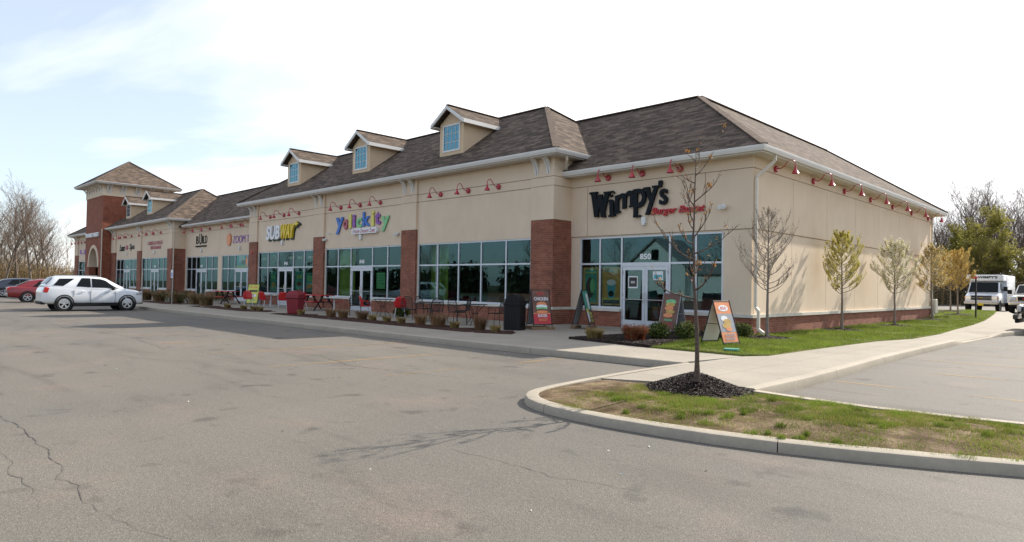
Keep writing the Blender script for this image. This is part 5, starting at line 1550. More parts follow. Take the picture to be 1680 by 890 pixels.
rc.location = (*rcs[0][:2], .15); rc.rotation_euler = (0, 0, R(rcs[0][2])); rc['label'] = rcs[0][3]
for x, y, rz, lb in rcs[1:]: copy_thing(rc, (x, y, .15), R(rz), lb)
def ped_table(name, label, loc, r_=.38, h=.74, mat='alu', top='alu'):
    t = thing(name, label, 'table', loc)
    m = MB(); m.lathe([(r_-.01, h-.03), (r_, h-.02), (r_, h), (0, h+.001)], n=24); m.build('table_top', top, t)
    m = MB(); m.tube([(0, 0, .02), (0, 0, h-.03)], .035, 10); m.build('pedestal', mat, t)
    m = MB()
    for k in range(4): a = k*math.pi/2; m.bar((0, 0, .03), (.28*math.cos(a), .28*math.sin(a), .015), .05, .02)
    m.build('foot', mat, t); return t
ped_table('metal_table', 'round metal topped table between the red chairs by the sandwich shop', (-35.6, 16.9, .15))
ped_table('metal_table', 'small round grey table on a pale post left of the dessert shop doors', (-26.95, 15.8, .15), .42)
def picnic(label, loc, rz):
    t = thing('picnic_table', label, 'picnic table', loc, R(rz), 'red picnic tables')
    m = MB()
    for k in range(5): m.rbox((0, -.30+.15*k, .76), (1.85, .135, .035))
    m.build('table_top', 'red_plastic', t)
    for s_ in (-1, 1):
        m = MB()
        for k in range(2): m.rbox((0, s_*(.62+.15*k), .45), (1.85, .135, .035))
        m.build('bench', 'red_plastic', t)
    for s_ in (-1, 1):
        m = MB()
        for q in (-1, 1): m.bar((s_*.62, q*.10, .74), (s_*.62, q*.62, .02), .06, .05); m.bar((s_*.62, q*.2, .74), (s_*.62, q*.2, .40), .05, .05)
        m.bar((s_*.62, -.78, .42), (s_*.62, .78, .42), .05, .04); m.build('leg_frame', 'black_metal', t)
    return t
picnic('red slatted picnic table with benches in front of the tanning shop', (-41.2, 16.6, .15), 8)
picnic('red slatted picnic table with benches behind the red litter bin', (-30.6, 17.0, .15), 4)

# parking sign and posts
t = thing('parking_sign', 'small white and blue accessible parking sign on a thin grey post', 'sign', (-39.55, 13.0, .15))
m = MB(); m.rbox((0, 0, 1.0), (.05, .03, 2.05)); m.build('post', 'grey_metal', t)
rz_ = Matrix.Rotation(R(18), 3, 'Z')
m = MB(); m.rbox((0, -.03, 1.75), (.30, .012, .46), None); o = m.build('plate', 's_white', t)
m = MB(); m.rbox((0, -.038, 1.70), (.20, .004, .22), None); o2_ = m.build('emblem', 's_blue', o)
m = MB(); m.tube([(-.01, -.042, 1.77), (-.005, -.042, 1.70), (.05, -.042, 1.69), (.07, -.042, 1.63)], .008, 5); m.tube([(.045*math.cos(a*.6+1.8), -.042, 1.665+.045*math.sin(a*.6+1.8)) for a in range(8)], .006, 5); m.build('wheelchair_symbol', 's_white', o)
t = thing('sign_post', 'bare thin grey sign post at the nose of the white car', 'post', (-44.8, 13.0, .15)); m = MB(); m.rbox((0, 0, .95), (.05, .05, 1.9)); m.build('post', 'grey_metal', t)

t = thing('lawn_post', 'thin black post standing on the lawn in front of the box truck', 'post', (-6.99, 41.7, gh(-7, 41.7)+.15)); m = MB(); m.rbox((0, 0, 1.05), (.07, .07, 2.1)); m.build('post', 'black_metal', t)
t = thing('meter_box', 'small pale utility box low on the far corner of the end wall', 'utility box', (XC+.05, YB+.25, .4)); m = MB(); m.rbox((0, 0, .4), (.35, .5, .8)); o = m.build('box', 'cream_metal', t); bevel(o, .06)
t = thing('irrigation_lid', 'little green plastic lid lying flat at the lawn edge', 'lid', (-7.0, 14.25, .19)); m = MB(); m.rbox((0, 0, .02), (.34, .22, .05), Matrix.Rotation(.5, 3, 'Z')); o = m.build('lid', 's_teal', t); bevel(o, .015)

# ================================================================= VEHICLES
def loft(stations, half=True):
    """stations: list of (x, [(y,z)...] from bottom centre to top centre); mirrored to a closed body"""
    mb = MB(); k = len(stations[0][1]); ring = 2*k-2
    for x, pts in stations:
        for (y, z) in pts: mb.v.append((x, y, z))
        for (y, z) in pts[-2:0:-1]: mb.v.append((x, -y, z))
    n = len(stations)
    for i in range(n-1):
        for a in range(ring):
            b = (a+1) % ring
            mb.f.append((i*ring+a, i*ring+b, (i+1)*ring+b, (i+1)*ring+a)); mb.m.append(0)
    mb.f.append(tuple(range(ring))[::-1]); mb.m.append(0); mb.f.append(tuple((n-1)*ring+a for a in range(ring))); mb.m.append(0)
    return mb
def cut_wheels(o, axles, r, half, arch=.05):
    """real wheel openings: boolean with cylinders, applied, helpers removed"""
    cs = []
    for x in axles:
        for s in (-1, 1):
            c = MB(); c.lathe([(r+arch, -.32), (r+arch, .32)], (0, 0, 0), 36, rot=Matrix.Rotation(math.pi/2, 3, 'X'))
            c.v = [(v[0]+x, v[1]+s*half, v[2]+r*1.0) for v in c.v]
            co = c.build('cutter', 'dark'); cs.append(co)
            b = o.modifiers.new('cut', 'BOOLEAN'); b.operation = 'DIFFERENCE'; b.object = co; b.solver = 'EXACT'
    dg = bpy.context.evaluated_depsgraph_get(); dg.update()
    me = bpy.data.meshes.new_from_object(o.evaluated_get(dg))
    o.modifiers.clear(); old = o.data; o.data = me
    for c in cs: bpy.data.objects.remove(c)
    me.polygons.foreach_set('use_smooth', [True]*len(me.polygons)); me.set_sharp_from_angle(angle=R(32))
def wheel(root, x, y, r, w=.22, rim='rim', side=1, spokes=5, rr=.66):
    t = MB(); rt = Matrix.Rotation(math.pi/2, 3, 'X')
    t.lathe([(r*rr, -w/2), (r*.93, -w/2), (r*.99, -w/2+.03), (r, 0), (r*.99, w/2-.03), (r*.93, w/2), (r*rr, w/2)], (x, y, r), 36, rot=rt, cap=False)
    wh = t.build('wheel', 'rubber', root, True, sharp=40)
    d = MB(); yy = y-side*0+0; R0 = r*rr
    fr_ = lambda u, v, q: (x+u, y+side*(w/2-.035+q), r+v)
    for k in range(32):
        a0, a1 = 2*math.pi*k/32, 2*math.pi*(k+1)/32
        d.prism([(R0*1.01*math.cos(a0), R0*1.01*math.sin(a0)), (R0*1.01*math.cos(a1), R0*1.01*math.sin(a1)), (R0*.86*math.cos(a1), R0*.86*math.sin(a1)), (R0*.86*math.cos(a0), R0*.86*math.sin(a0))], fr_, -.02, .03)
    for k in range(spokes):
        a = 2*math.pi*k/spokes+.3
        for dq in (-.16, .16):
            c, s_ = math.cos(a+dq*.9), math.sin(a+dq*.9); c2, s2 = math.cos(a+dq*.5), math.sin(a+dq*.5); px, py = -s_*R0*.075, c*R0*.075
            d.prism([(c2*R0*.12-px, s2*R0*.12-py), (c*R0*.9-px, s_*R0*.9-py), (c*R0*.9+px, s_*R0*.9+py), (c2*R0*.12+px, s2*R0*.12+py)], fr_, -.01, .02+.002*(dq > 0))
    d.prism([(R0*.2*math.cos(q*math.pi/8), R0*.2*math.sin(q*math.pi/8)) for q in range(16)], fr_, -.01, .026)
    d.build('rim', rim, wh)
    ar = MB(); ar.lathe([(r+.012, -.10), (r+.062, -.10), (r+.062, w/2+.022), (r+.012, w/2+.022)], (x, y, r), 36, rot=Matrix.Rotation(-side*math.pi/2, 3, 'X'), cap=False)
    ar.v = [(a, b_, c) for a, b_, c in ar.v if True]; ar.build('arch_liner', 'dark', root)
    b = MB(); b.lathe([(R0*.99, -.01), (R0*.99, .0)], (x, y, r), 24, rot=rt); b.build('brake_disc', 'dark', wh)

def make_car(name, label, cat, spec, paintm, loc, rz, group=None):
    t = thing(name, label, cat, loc, rz, group)
    r, axles, W = spec['r'], spec['axles'], spec['w']
    lo_ = []
    for x, zb, zs, wm, zc in spec['body']:       # x, bottom, shoulder, half width, centre top
        zm = zb+(zs-zb)*.45
        lo_.append((x, [(0, zb), (wm*.55, zb), (wm*.90, zb+.02), (wm*.985, zb+(zs-zb)*.18), (wm, zm), (wm*.985, zb+(zs-zb)*.75), (wm*.955, zs-.03), (wm*.90, zs+.005), (wm*.72, zs+(zc-zs)*.7), (0, zc)]))
    o = loft(lo_).build('body', paintm, t)
    sub = o.modifiers.new('sub', 'SUBSURF'); sub.levels = 2; sub.render_levels = 2
    dg = bpy.context.evaluated_depsgraph_get(); dg.update(); me = bpy.data.meshes.new_from_object(o.evaluated_get(dg)); o.modifiers.clear(); o.data = me
    cut_wheels(o, axles, r, W-.17)
    # greenhouse: belt and roof lines
    gs = spec['green']                           # x, zbelt, wbelt, zroof, wroof
    st_ = []
    for x, zb, wb, zr, wr in gs:
        st_.append((x, [(0, zb-.08), (wb, zb-.08), (wb, zb), (wb+(wr-wb)*.5+.012, zb+(zr-zb)*.5), (wr, zr-.03), (wr-.07, zr), (wr*.5, zr+.025), (0, zr+.032)]))
    g = loft(st_).build('roof', paintm, t, True, sharp=35)
    def gp(x, q, out=.016):
        for i in range(len(gs)-1):
            if gs[i][0] <= x <= gs[i+1][0]:
                k = (x-gs[i][0])/(gs[i+1][0]-gs[i][0]); v = [gs[i][j]+(gs[i+1][j]-gs[i][j])*k for j in range(5)]; break
        else: v = gs[0] if x < gs[0][0] else gs[-1]
        zb, wb, zr, wr = v[1:]
        y = wb+(wr-wb)*q+.016*(1-abs(2*q-1))+out+(.02 if x > gs[-2][0] else 0)
        return y, zb+(zr-.03-zb)*q
    for poly in spec['windows']:
        for s in (-1, 1):
            m = MB(); vs = []
            # subdivide the outline so it follows the curved side
            for i in range(len(poly)):
                a, b = poly[i], poly[(i+1) % len(poly)]
                for k in range(4):
                    x = a[0]+(b[0]-a[0])*k/4; q = a[1]+(b[1]-a[1])*k/4; y, z = gp(x, q); vs.append((x, s*y, z))
            c = Vector((sum(v[0] for v in vs)/len(vs), sum(v[1] for v in vs)/len(vs)+s*.004, sum(v[2] for v in vs)/len(vs)))
            m.add([tuple(c)]+vs, [(0, i+1, (i+1) % len(vs)+1) for i in range(len(vs))]); m.build('window', 'cglass', t, True)
    for i0, i1, nm in spec['screens']:
        a, b = gs[i0], gs[i1]; m = MB(); vs = []
        fwd = 1 if b[3] < a[3] or nm == 'windscreen' else -1
        (lo2, hi2) = (b, a) if b[3] < a[3] else (a, b)
        for q, P in ((.06, lo2), (.94, hi2)): pass
        for q in (.05, .93):
            x = lo2[0]+(hi2[0]-lo2[0])*q; z = lo2[3]+(hi2[3]-lo2[3])*q+.03; w = lo2[4]+(hi2[4]-lo2[4])*q-.06
            sg_ = 1 if lo2[0] > hi2[0] else -1
            for yk in range(7):
                y = -w+2*w*yk/6; vs.append((x+sg_*.022, y, z+.012+.022*(1-(y/w)**2)-.02))
        m.add(vs, [(k, k+1, k+8, k+7) for k in range(6)]); m.build(nm, 'cglass', t, True)
    for x in axles:
        for s in (-1, 1): wheel(t, x, s*(W-.115), r, .22, side=s, spokes=spec.get('spokes', 5))
    m = MB(); m.box(axles[0]+r+.08, -W+.05, r*.75, axles[1]-r-.08, W-.05, spec['body'][len(spec['body'])//2][1]+.10); m.box(axles[0]-.2, -W+.35, r*.6, axles[1]+.2, W-.35, .5); m.build('underbody', 'black_plastic', t)
    for nm, mt, boxes in spec['bits']:
        for bx in boxes:
            for s in ((-1, 1) if bx[-1] == 'm' else (1,)):
                m = MB(); c, sz, ry = bx[0], bx[1], bx[2]
                m.rbox((c[0], s*c[1], c[2]), sz, Matrix.Rotation(s*bx[3] if len(bx) > 4 else 0, 3, 'Z') @ Matrix.Rotation(ry, 3, 'Y')); o = m.build(nm, mt, t); bevel(o, min(sz)*.3, 2)
    return t
suv = dict(r=.365, axles=(-1.43, 1.43), w=.92,
  body=[(-2.40, .50, .86, .72, .90), (-2.37, .38, 1.02, .83, 1.06), (-2.2, .33, 1.19, .90, 1.22), (-1.43, .30, 1.18, .925, 1.21), (-.5, .27, 1.14, .91, 1.16), (.4, .27, 1.10, .91, 1.12), (1.0, .28, 1.06, .915, 1.12), (1.5, .29, 1.02, .925, 1.10), (1.95, .30, .96, .90, 1.04), (2.12, .30, .88, .82, .97), (2.24, .34, .74, .68, .83), (2.28, .44, .62, .54, .68)],
  green=[(-2.26, 1.16, .78, 1.18, .74), (-2.20, 1.16, .82, 1.26, .75), (-1.88, 1.16, .86, 1.60, .68), (-1.70, 1.15, .87, 1.635, .67), (-1.0, 1.14, .88, 1.665, .67), (-.3, 1.12, .88, 1.665, .67), (.20, 1.10, .88, 1.635, .65), (.48, 1.09, .875, 1.57, .64), (1.32, 1.06, .83, 1.11, .74)],
  windows=[[(-.92, .10), (-.27, .05), (-.27, .90), (-.66, .90), (-.80, .5)], [(-.22, .05), (1.02, .10), (.75, .48), (.42, .84), (.15, .88), (-.22, .88)], [(-1.92, .16), (-1.48, .12), (-.98, .84), (-1.64, .86)]],
  screens=[(1, 2, 'rear_screen'), (7, 8, 'windscreen')],
  bits=[('tail_light', 'taillight', [((-2.20, .83, 1.00), (.22, .09, .26), .25, 0.0, 'm')]), ('head_light', 'headlight', [((2.02, .80, .86), (.34, .12, .14), -.2, -.35, 'm')]),
        ('wing_mirror', 'black_plastic', [((.72, .99, 1.08), (.14, .20, .14), 0, 0, 'm')]), ('bumper', 'black_plastic', [((-2.30, 0, .40), (.22, 1.5, .16), 0, 0, 1), ((2.18, 0, .38), (.2, 1.2, .13), 0, 0, 1)]),
        ('sill', 'black_plastic', [((0, .90, .32), (2.0, .08, .17), 0, 0, 'm')]), ('roof_rail', 'p_silver', [((-.8, .62, 1.70), (1.7, .035, .03), 0, 0, 'm')]),
        ('door_handle', 'p_white', [((-.62, .925, .94), (.17, .03, .035), 0, 0, 'm'), ((.42, .925, .93), (.17, .03, .035), 0, 0, 'm')]),
        ('door_gap', 'dark', [((-.27, .906, .70), (.012, .02, .62), 0, 0, 'm'), ((.86, .905, .68), (.012, .02, .56), .06, 0, 'm'), ((-1.02, .912, .86), (.012, .02, .3), 0, 0, 'm')]),
        ('number_plate', 's_white', [((-2.37, 0, .80), (.02, .32, .16), 0, 0, 1)])])
make_car('parked_car', 'white crossover parked nose to the kerb in front of the red sedan', 'car', suv, 'p_white', (-37.85, 8.75, 0), R(88.5), 'cars parked along the shops').scale = (.925, 1, 1)
import copy as _copy
sed = dict(r=.335, axles=(-1.45, 1.36), w=.92,
  body=[(-2.52, .45, .82, .72, .84), (-2.48, .34, .95, .84, .97), (-2.2, .28, .99, .90, 1.02), (-1.45, .25, .97, .92, 1.02), (-.5, .23, .92, .91, .95), (.5, .23, .90, .91, .93), (1.0, .24, .88, .915, .96), (1.5, .25, .84, .90, .93), (2.0, .26, .77, .86, .85), (2.35, .30, .66, .74, .72), (2.50, .40, .56, .5, .60)],
  green=[(-2.05, .98, .76, 1.00, .70), (-1.30, .97, .80, 1.38, .62), (-.8, .95, .83, 1.45, .62), (-.1, .93, .84, 1.47, .62), (.35, .92, .84, 1.42, .61), (1.25, .92, .80, .96, .70)],
  windows=[[(-1.20, .08), (-.42, .06), (-.42, .88), (-.85, .86)], [(-.36, .06), (.85, .10), (.45, .78), (.15, .88), (-.36, .88)]],
  screens=[(0, 1, 'rear_screen'), (4, 5, 'windscreen')],
  bits=[('tail_light', 'taillight', [((-2.40, .66, .86), (.14, .40, .15), .1, .15, 'm')]), ('head_light', 'headlight', [((2.2, .68, .68), (.3, .2, .12), -.2, -.4, 'm')]),
        ('wing_mirror', 'p_black', [((.72, .98, .98), (.14, .2, .12), 0, 0, 'm')]), ('bumper', 'p_silver', [((-2.50, 0, .50), (.14, 1.7, .20), 0, 0, 1)]), ('number_plate', 's_white', [((-2.55, 0, .72), (.02, .32, .16), 0, 0, 1)]),
        ('door_gap', 'dark', [((-.39, .905, .6), (.012, .02, .5), 0, 0, 'm'), ((.8, .905, .6), (.012, .02, .46), 0, 0, 'm')])])
make_car('parked_car', 'red sedan parked behind the white crossover, seen from its tail', 'car', sed, 'p_red', (-51.2, 9.7, 0), R(84), 'cars parked along the shops')
make_car('parked_car', 'dark blue car cut off by the left edge of the view', 'car', sed, 'p_navy', (-64.5, 10.2, 0), R(88), 'cars parked along the shops')

# delivery truck facing the camera
t = thing('box_truck', 'white box delivery truck with a logo above its windscreen, parked facing us', 'truck', (-9.1, 57.6, .25), R(-90))
B_ = loft([(x, [(0, .55), (w*.9, .55), (w, .62), (w, .9), (w*.98, zs-.08), (w*.93, zs), (0, zs+.03)]) for x, zs, w in ((-1.3, 1.35, .98), (.2, 1.35, .98), (.9, 1.30, .98), (1.25, 1.22, .97), (1.45, 1.12, .95), (1.52, 1.0, .93))])
o = B_.build('bonnet', 'p_white', t, True, sharp=40); cut_wheels(o, (.75,), .37, .82)
m = MB(); m.add([(-1.3, -.95, 1.3), (.75, -.95, 1.3), (.75, .95, 1.3), (-1.3, .95, 1.3), (-1.3, -.86, 2.12), (.15, -.86, 2.12), (.15, .86, 2.12), (-1.3, .86, 2.12)], [(0, 3, 2, 1), (4, 5, 6, 7), (0, 1, 5, 4), (1, 2, 6, 5), (2, 3, 7, 6), (3, 0, 4, 7)]); o = m.build('cab', 'p_white', t); bevel(o, .05)
m = MB(); m.add([(.735, -.86, 1.36), (.735, .86, 1.36), (.20, .79, 2.07), (.20, -.79, 2.07)], [(0, 1, 2, 3)]); m.v = [(a+.028, b, c+.02) for a, b, c in m.v]; m.build('windscreen', 'cglass', t)
for s in (-1, 1):
    m = MB(); m.add([(-.75, s*.955, 1.36), (.45, s*.955, 1.36), (.0, s*.885, 2.02), (-.75, s*.885, 2.02)], [(0, 1, 2, 3)]); m.build('window', 'cglass', t)
    m = MB(); m.rbox((.35, s*1.22, 1.62), (.10, .24, .32)); m.bar((.3, s*.95, 1.55), (.35, s*1.15, 1.6), .03); o = m.build('wing_mirror', 'black_plastic', t)
    m = MB(); m.rbox((1.50, s*.76, .98), (.06, .30, .17)); o = m.build('head_light', 'headlight', t); m = MB(); m.rbox((1.46, s*.95, .98), (.10, .06, .17)); m.build('indicator', 'amber', t)
m = MB(); m.rbox((-2.85, 0, 1.62), (3.6, 2.25, 2.0)); m.rbox((-.42, 0, 2.40), (1.35, 2.2, .44)); o = m.build('cargo_box', 'p_white', t); bevel(o, .05)
m = MB(); m.rbox((1.52, 0, .98), (.05, 1.22, .34)); g_ = m.build('grille', 'p_grey', t); m = MB(); m.rbox((1.55, 0, 1.06), (.03, 1.12, .07)); m.rbox((1.55, 0, .90), (.03, 1.12, .07)); m.build('grille_slot', 'dark', g_)
m = MB(); m.prism([(-.1, .96), (-.03, .96), (-.03, .94), (.03, .94), (.03, .96), (.1, .96), (.1, 1.0), (.03, 1.0), (.03, 1.02), (-.03, 1.02), (-.03, 1.0), (-.1, 1.0)], lambda u, v, w: (1.57+w, u, v), 0, .01); m.build('emblem', 's_gold', g_)
m = MB(); m.rbox((1.58, 0, .62), (.16, 1.98, .20)); o = m.build('bumper', 'p_silver', t); bevel(o, .04)
m = MB(); m.rbox((1.67, 0, .52), (.01, .32, .16)); m.build('number_plate', 's_yellow', t)
m = MB(); fit_text(m, "WIMPY'S", -.40, .75, 2.36, 2.54, lambda u, v, w: (.262+w, u, v), .03, .1, .01); m.build('lettering', 'ink', t)
m = MB(); m.prism([(-.62+.22*math.cos(q*math.pi/8), 2.42+.10*math.sin(q*math.pi/8)) for q in range(16)], lambda u, v, w: (.258+w, u, v), 0, .01); m.build('logo_burger', 's_red', t)
for x in (.75, -3.2):
    for s in (-1, 1): wheel(t, x, s*.86, .37, .24, rim='p_grey', side=s, spokes=4)
m = MB(); m.box(-4.4, -.5, .45, 1.3, .5, .62); m.build('chassis', 'black_plastic', t)
# pickup
pk = dict(r=.40, axles=(-1.8, 1.75), w=1.0,
  body=[(-2.9, .62, 1.25, .96, 1.26), (-2.85, .52, 1.28, 1.0, 1.29), (-1.8, .5, 1.28, 1.0, 1.29), (-.6, .48, 1.27, 1.0, 1.28), (.5, .48, 1.25, 1.0, 1.27), (1.0, .48, 1.24, 1.0, 1.30), (1.8, .50, 1.20, 1.0, 1.27), (2.4, .55, 1.12, .97, 1.20), (2.62, .58, 1.05, .93, 1.08)],
  green=[(-1.35, 1.27, .88, 1.30, .80), (-1.15, 1.27, .9, 1.88, .74), (-.3, 1.26, .9, 1.93, .74), (.35, 1.26, .9, 1.90, .73), (1.15, 1.26, .88, 1.32, .80)],
  windows=[[(-1.05, .06), (-.25, .06), (-.25, .9), (-1.05, .9)], [(-.18, .06), (.9, .08), (.4, .88), (-.18, .9)]], screens=[(0, 1, 'rear_screen'), (3, 4, 'windscreen')], spokes=5,
  bits=[('grille', 'chrome', [((2.66, 0, .98), (.08, 1.05, .36), 0, 0, 1)]), ('grille_slot', 'dark', [((2.71, 0, .98), (.02, .95, .26), 0, 0, 1)]), ('emblem', 'taillight', [((2.725, 0, .98), (.02, .42, .10), 0, 0, 1)]), ('head_light', 'headlight', [((2.60, .76, 1.0), (.14, .36, .26), 0, -.15, 'm')]),
        ('bumper', 'chrome', [((2.74, 0, .66), (.16, 1.9, .22), 0, 0, 1)]), ('bumper_skirt', 'black_plastic', [((2.70, 0, .50), (.14, 1.7, .16), 0, 0, 1)]), ('wing_mirror', 'black_plastic', [((.85, 1.14, 1.42), (.14, .26, .30), 0, 0, 'm')])])
make_car('pickup_truck', 'silver pickup truck parked facing us right of the box truck', 'truck', pk, 'p_silver', (-6.3, 56.6, .25), R(-90))

make_car('pickup_truck', 'black pickup truck whose nose just enters the view at the right edge', 'truck', dict(pk, bits=[(a, 'p_black' if m_ == 'chrome' else m_, b) for a, m_, b in pk['bits']]), 'p_black', (-1.42, 33.4, 0), R(180))

# ================================================================= PLANTS
def tube_fast(mb, pts, rads, n, m=0):
    mb.tube(pts, rads, n, m, cap=False)
def leaf(mb, p, s, rnd, m=0, up=None):
    a, b, c = rnd.uniform(0, 6.28), rnd.uniform(-1.2, 1.2), rnd.uniform(-1.2, 1.2)
    q = Matrix.Rotation(a, 3, 'Z') @ Matrix.Rotation(b, 3, 'X') @ Matrix.Rotation(c, 3, 'Y')
    p = Vector(p)
    mb.add([p+q @ Vector(v) for v in ((-s*.45, -s, 0), (s*.45, -s, .1*s), (s*.5, s*.6, 0), (-s*.4, s*.7, .1*s))], [(0, 1, 2, 3)], m)
def shrub(name, label, loc, w, h, mats, n, ls, seed, kind='bush', cat='shrub', group=None):
    rnd = random.Random(seed); t = thing(name, label, cat, loc, 0, group)
    st_ = MB(); fo = MB()
    for i in range(14):
        a = rnd.uniform(0, 6.28); r_ = rnd.uniform(.2, .8)*w/2; z = h*rnd.uniform(.5, .9)
        st_.tube([(0+.02*math.cos(a), .02*math.sin(a), -.04), (r_*.4*math.cos(a), r_*.4*math.sin(a), z*.5), (r_*math.cos(a), r_*math.sin(a), z)], [.006, .004, .002], 4, cap=False)
    if kind == 'bush':
        st_.build('stems', 'bark_young', t)
        for i in range(n):
            u = rnd.uniform(-1, 1); a = rnd.uniform(0, 6.28); k = rnd.random()**.35
            d = Vector((math.cos(a)*math.sqrt(1-u*u), math.sin(a)*math.sqrt(1-u*u), u))
            bmp = 1+.28*noise.noise(d*2.2+Vector((seed, 0, 0)))+.12*noise.noise(d*6)
            p = Vector((d.x*w/2*k*bmp, d.y*w/2*k*bmp, max(.0, h*.48+d.z*h*.5*k*bmp)))
            leaf(fo, p, ls*rnd.uniform(.6, 1.3), rnd, 0 if rnd.random() < .8 else len(mats)-1)
        fo.build('foliage', mats, t, recalc=False)
    else:      # grass clump or twiggy stems: thin upright ribbons fanning out
        for i in range(n):
            a = rnd.uniform(0, 6.28); r0 = rnd.uniform(0, .32)*w; sp_ = rnd.uniform(.5, 1.0)*w*.52; hh = h*rnd.uniform(.55, 1.0)*(1-.25*(sp_/w))
            b = (r0*math.cos(a), r0*math.sin(a), -.02); q = a+rnd.uniform(-.5, .5)
            e = (sp_*math.cos(q), sp_*math.sin(q), hh); md = ((b[0]*.55+e[0]*.45)*.9, (b[1]*.55+e[1]*.45)*.9, hh*.62)
            px, py = -math.sin(q+.9)*ls, math.cos(q+.9)*ls
            fo.add([(b[0]-px, b[1]-py, b[2]), (b[0]+px, b[1]+py, b[2]), (md[0]+px, md[1]+py, md[2]), (md[0]-px, md[1]-py, md[2]), (e[0], e[1], e[2])], [(0, 1, 2, 3), (3, 2, 4)], 0 if rnd.random() < .8 else len(mats)-1)
            if kind == 'twiggy' and rnd.random() < .9:
                for k in range(2): leaf(fo, (Vector(md).lerp(Vector(e), rnd.random())), ls*2.6, rnd, 0 if rnd.random() < .7 else len(mats)-1)
        fo.build('blades', mats, t, recalc=False)
    return t
PX = 1
shrub('ornamental_grass', 'clipped dry straw grass clump alone at the left end of the corner bed', (-10.92, 14.28, .17), .62, .36, ['straw', 'grass_y'], 1500, .004, 1, 'grass', 'grass clump')
shrub('barberry_shrub', 'rust red twiggy shrub in the corner bed beside the green shrubs', (-9.95, 14.75, .17), .80, .50, ['rust', 'brush'], 1500, .005, 2, 'twiggy', 'shrub')
for i, (x, y, w, h) in enumerate(((-9.85, 15.75, .66, .50), (-9.35, 16.35, .72, .52), (-8.95, 17.3, .70, .52), (-8.80, 18.6, .6, .45))):
    shrub('yew_shrub', ['left green rounded shrub next to the rust red one', 'second green rounded shrub in front of the food board', 'third green rounded shrub behind the young tree', 'small green shrub half hidden behind the lawn board'][i], (x, y, .17), w, h, ['yew', 'grass_y'], 3600, .018, 10+i, 'bush', 'shrub', 'green shrubs in the corner bed')
tan = [(-34.88, 14.2), (-32.76, 14.15), (-31.74, 14.2), (-30.84, 14.1), (-26.78, 14.1), (-21.57, 14.3), (-20.53, 14.25), (-19.58, 14.2), (-16.62, 14.2), (-14.52, 14.05)]
bro = [(-24.71, 14.35), (-23.68, 14.3), (-22.46, 14.4), (-18.66, 14.35), (-17.59, 14.3), (-15.49, 14.3)]
names_t = ['leftmost dry grass clump, alone on the walk edge', 'dry grass clump below the yellow board', 'dry grass clump left of the red bin pair', 'dry grass clump third from the red bin', 'dry grass clump touching the red bin', 'dry grass clump below the two red chairs, left of three', 'dry grass clump below the two red chairs, middle of three', 'dry grass clump below the two red chairs, right of three', 'dry grass clump under the left black table', 'rightmost dry grass clump beside the black bin']
names_b = ['brown bare shrub first right of the red bin', 'brown bare shrub below the lone mesh chair', 'brown bare shrub left of the dessert shop door walk', 'brown bare shrub at the left black table', 'larger brown bare shrub between the black tables', 'narrow brown bare shrub under the right black table']
for i, (x, y) in enumerate(tan): shrub('ornamental_grass', names_t[i], (x, y, .17), .46, .25, ['straw', 'grass_y'], 420, .005, 30+i, 'grass', 'grass clump', 'dry grass clumps along the planting strip')
for i, (x, y) in enumerate(bro): shrub('spirea_shrub', names_b[i], (x, y, .17), [.62, .6, .66, .62, .82, .58][i], [.40, .42, .40, .45, .52, .50][i], ['brush', 'rust'], 420, .004, 60+i, 'twiggy', 'shrub', 'brown shrubs along the planting strip')
shrub('evergreen_shrub', 'low dark green shrub below the right red chair', (-23.4, 17.0, .15), .8, .42, ['yew', 'grass'], 1300, .03, 80, 'bush', 'shrub')
lsh = [(-38.6, 14.5, 'brown'), (-40.3, 14.6, 'brown'), (-42.0, 14.7, 'green'), (-43.4, 14.6, 'brown'), (-45.0, 14.7, 'green'), (-46.8, 14.6, 'brown'), (-49.5, 14.6, 'brown'), (-53.0, 14.8, 'brown'), (-44.2, 17.8, 'green'), (-46.2, 18.0, 'green')]
for i, (x, y, c) in enumerate(lsh):
    shrub('hedge_shrub', '%s shrub, number %d from the left picnic table towards the white car' % (c, i+1) if False else ['brown shrub nearest the left picnic table', 'brown shrub right of the parking sign', 'green shrub just right of the parking sign foot', 'brown shrub behind the parking sign', 'green shrub left of the parking sign', 'brown shrub between the sign and the white car', 'brown low shrub near the nose of the white car', 'brown shrub hidden by the front of the white car', 'green shrub against the dado by the downspout', 'green shrub below the restaurant window'][i],
          (x, y, .16), 1.1, .8, ['yew', 'brush'] if c == 'green' else ['brush', 'brush_dark'], 700, .035 if c == 'green' else .008, 90+i, 'bush' if c == 'green' else 'twiggy', 'shrub', 'shrubs in the left planting strip')

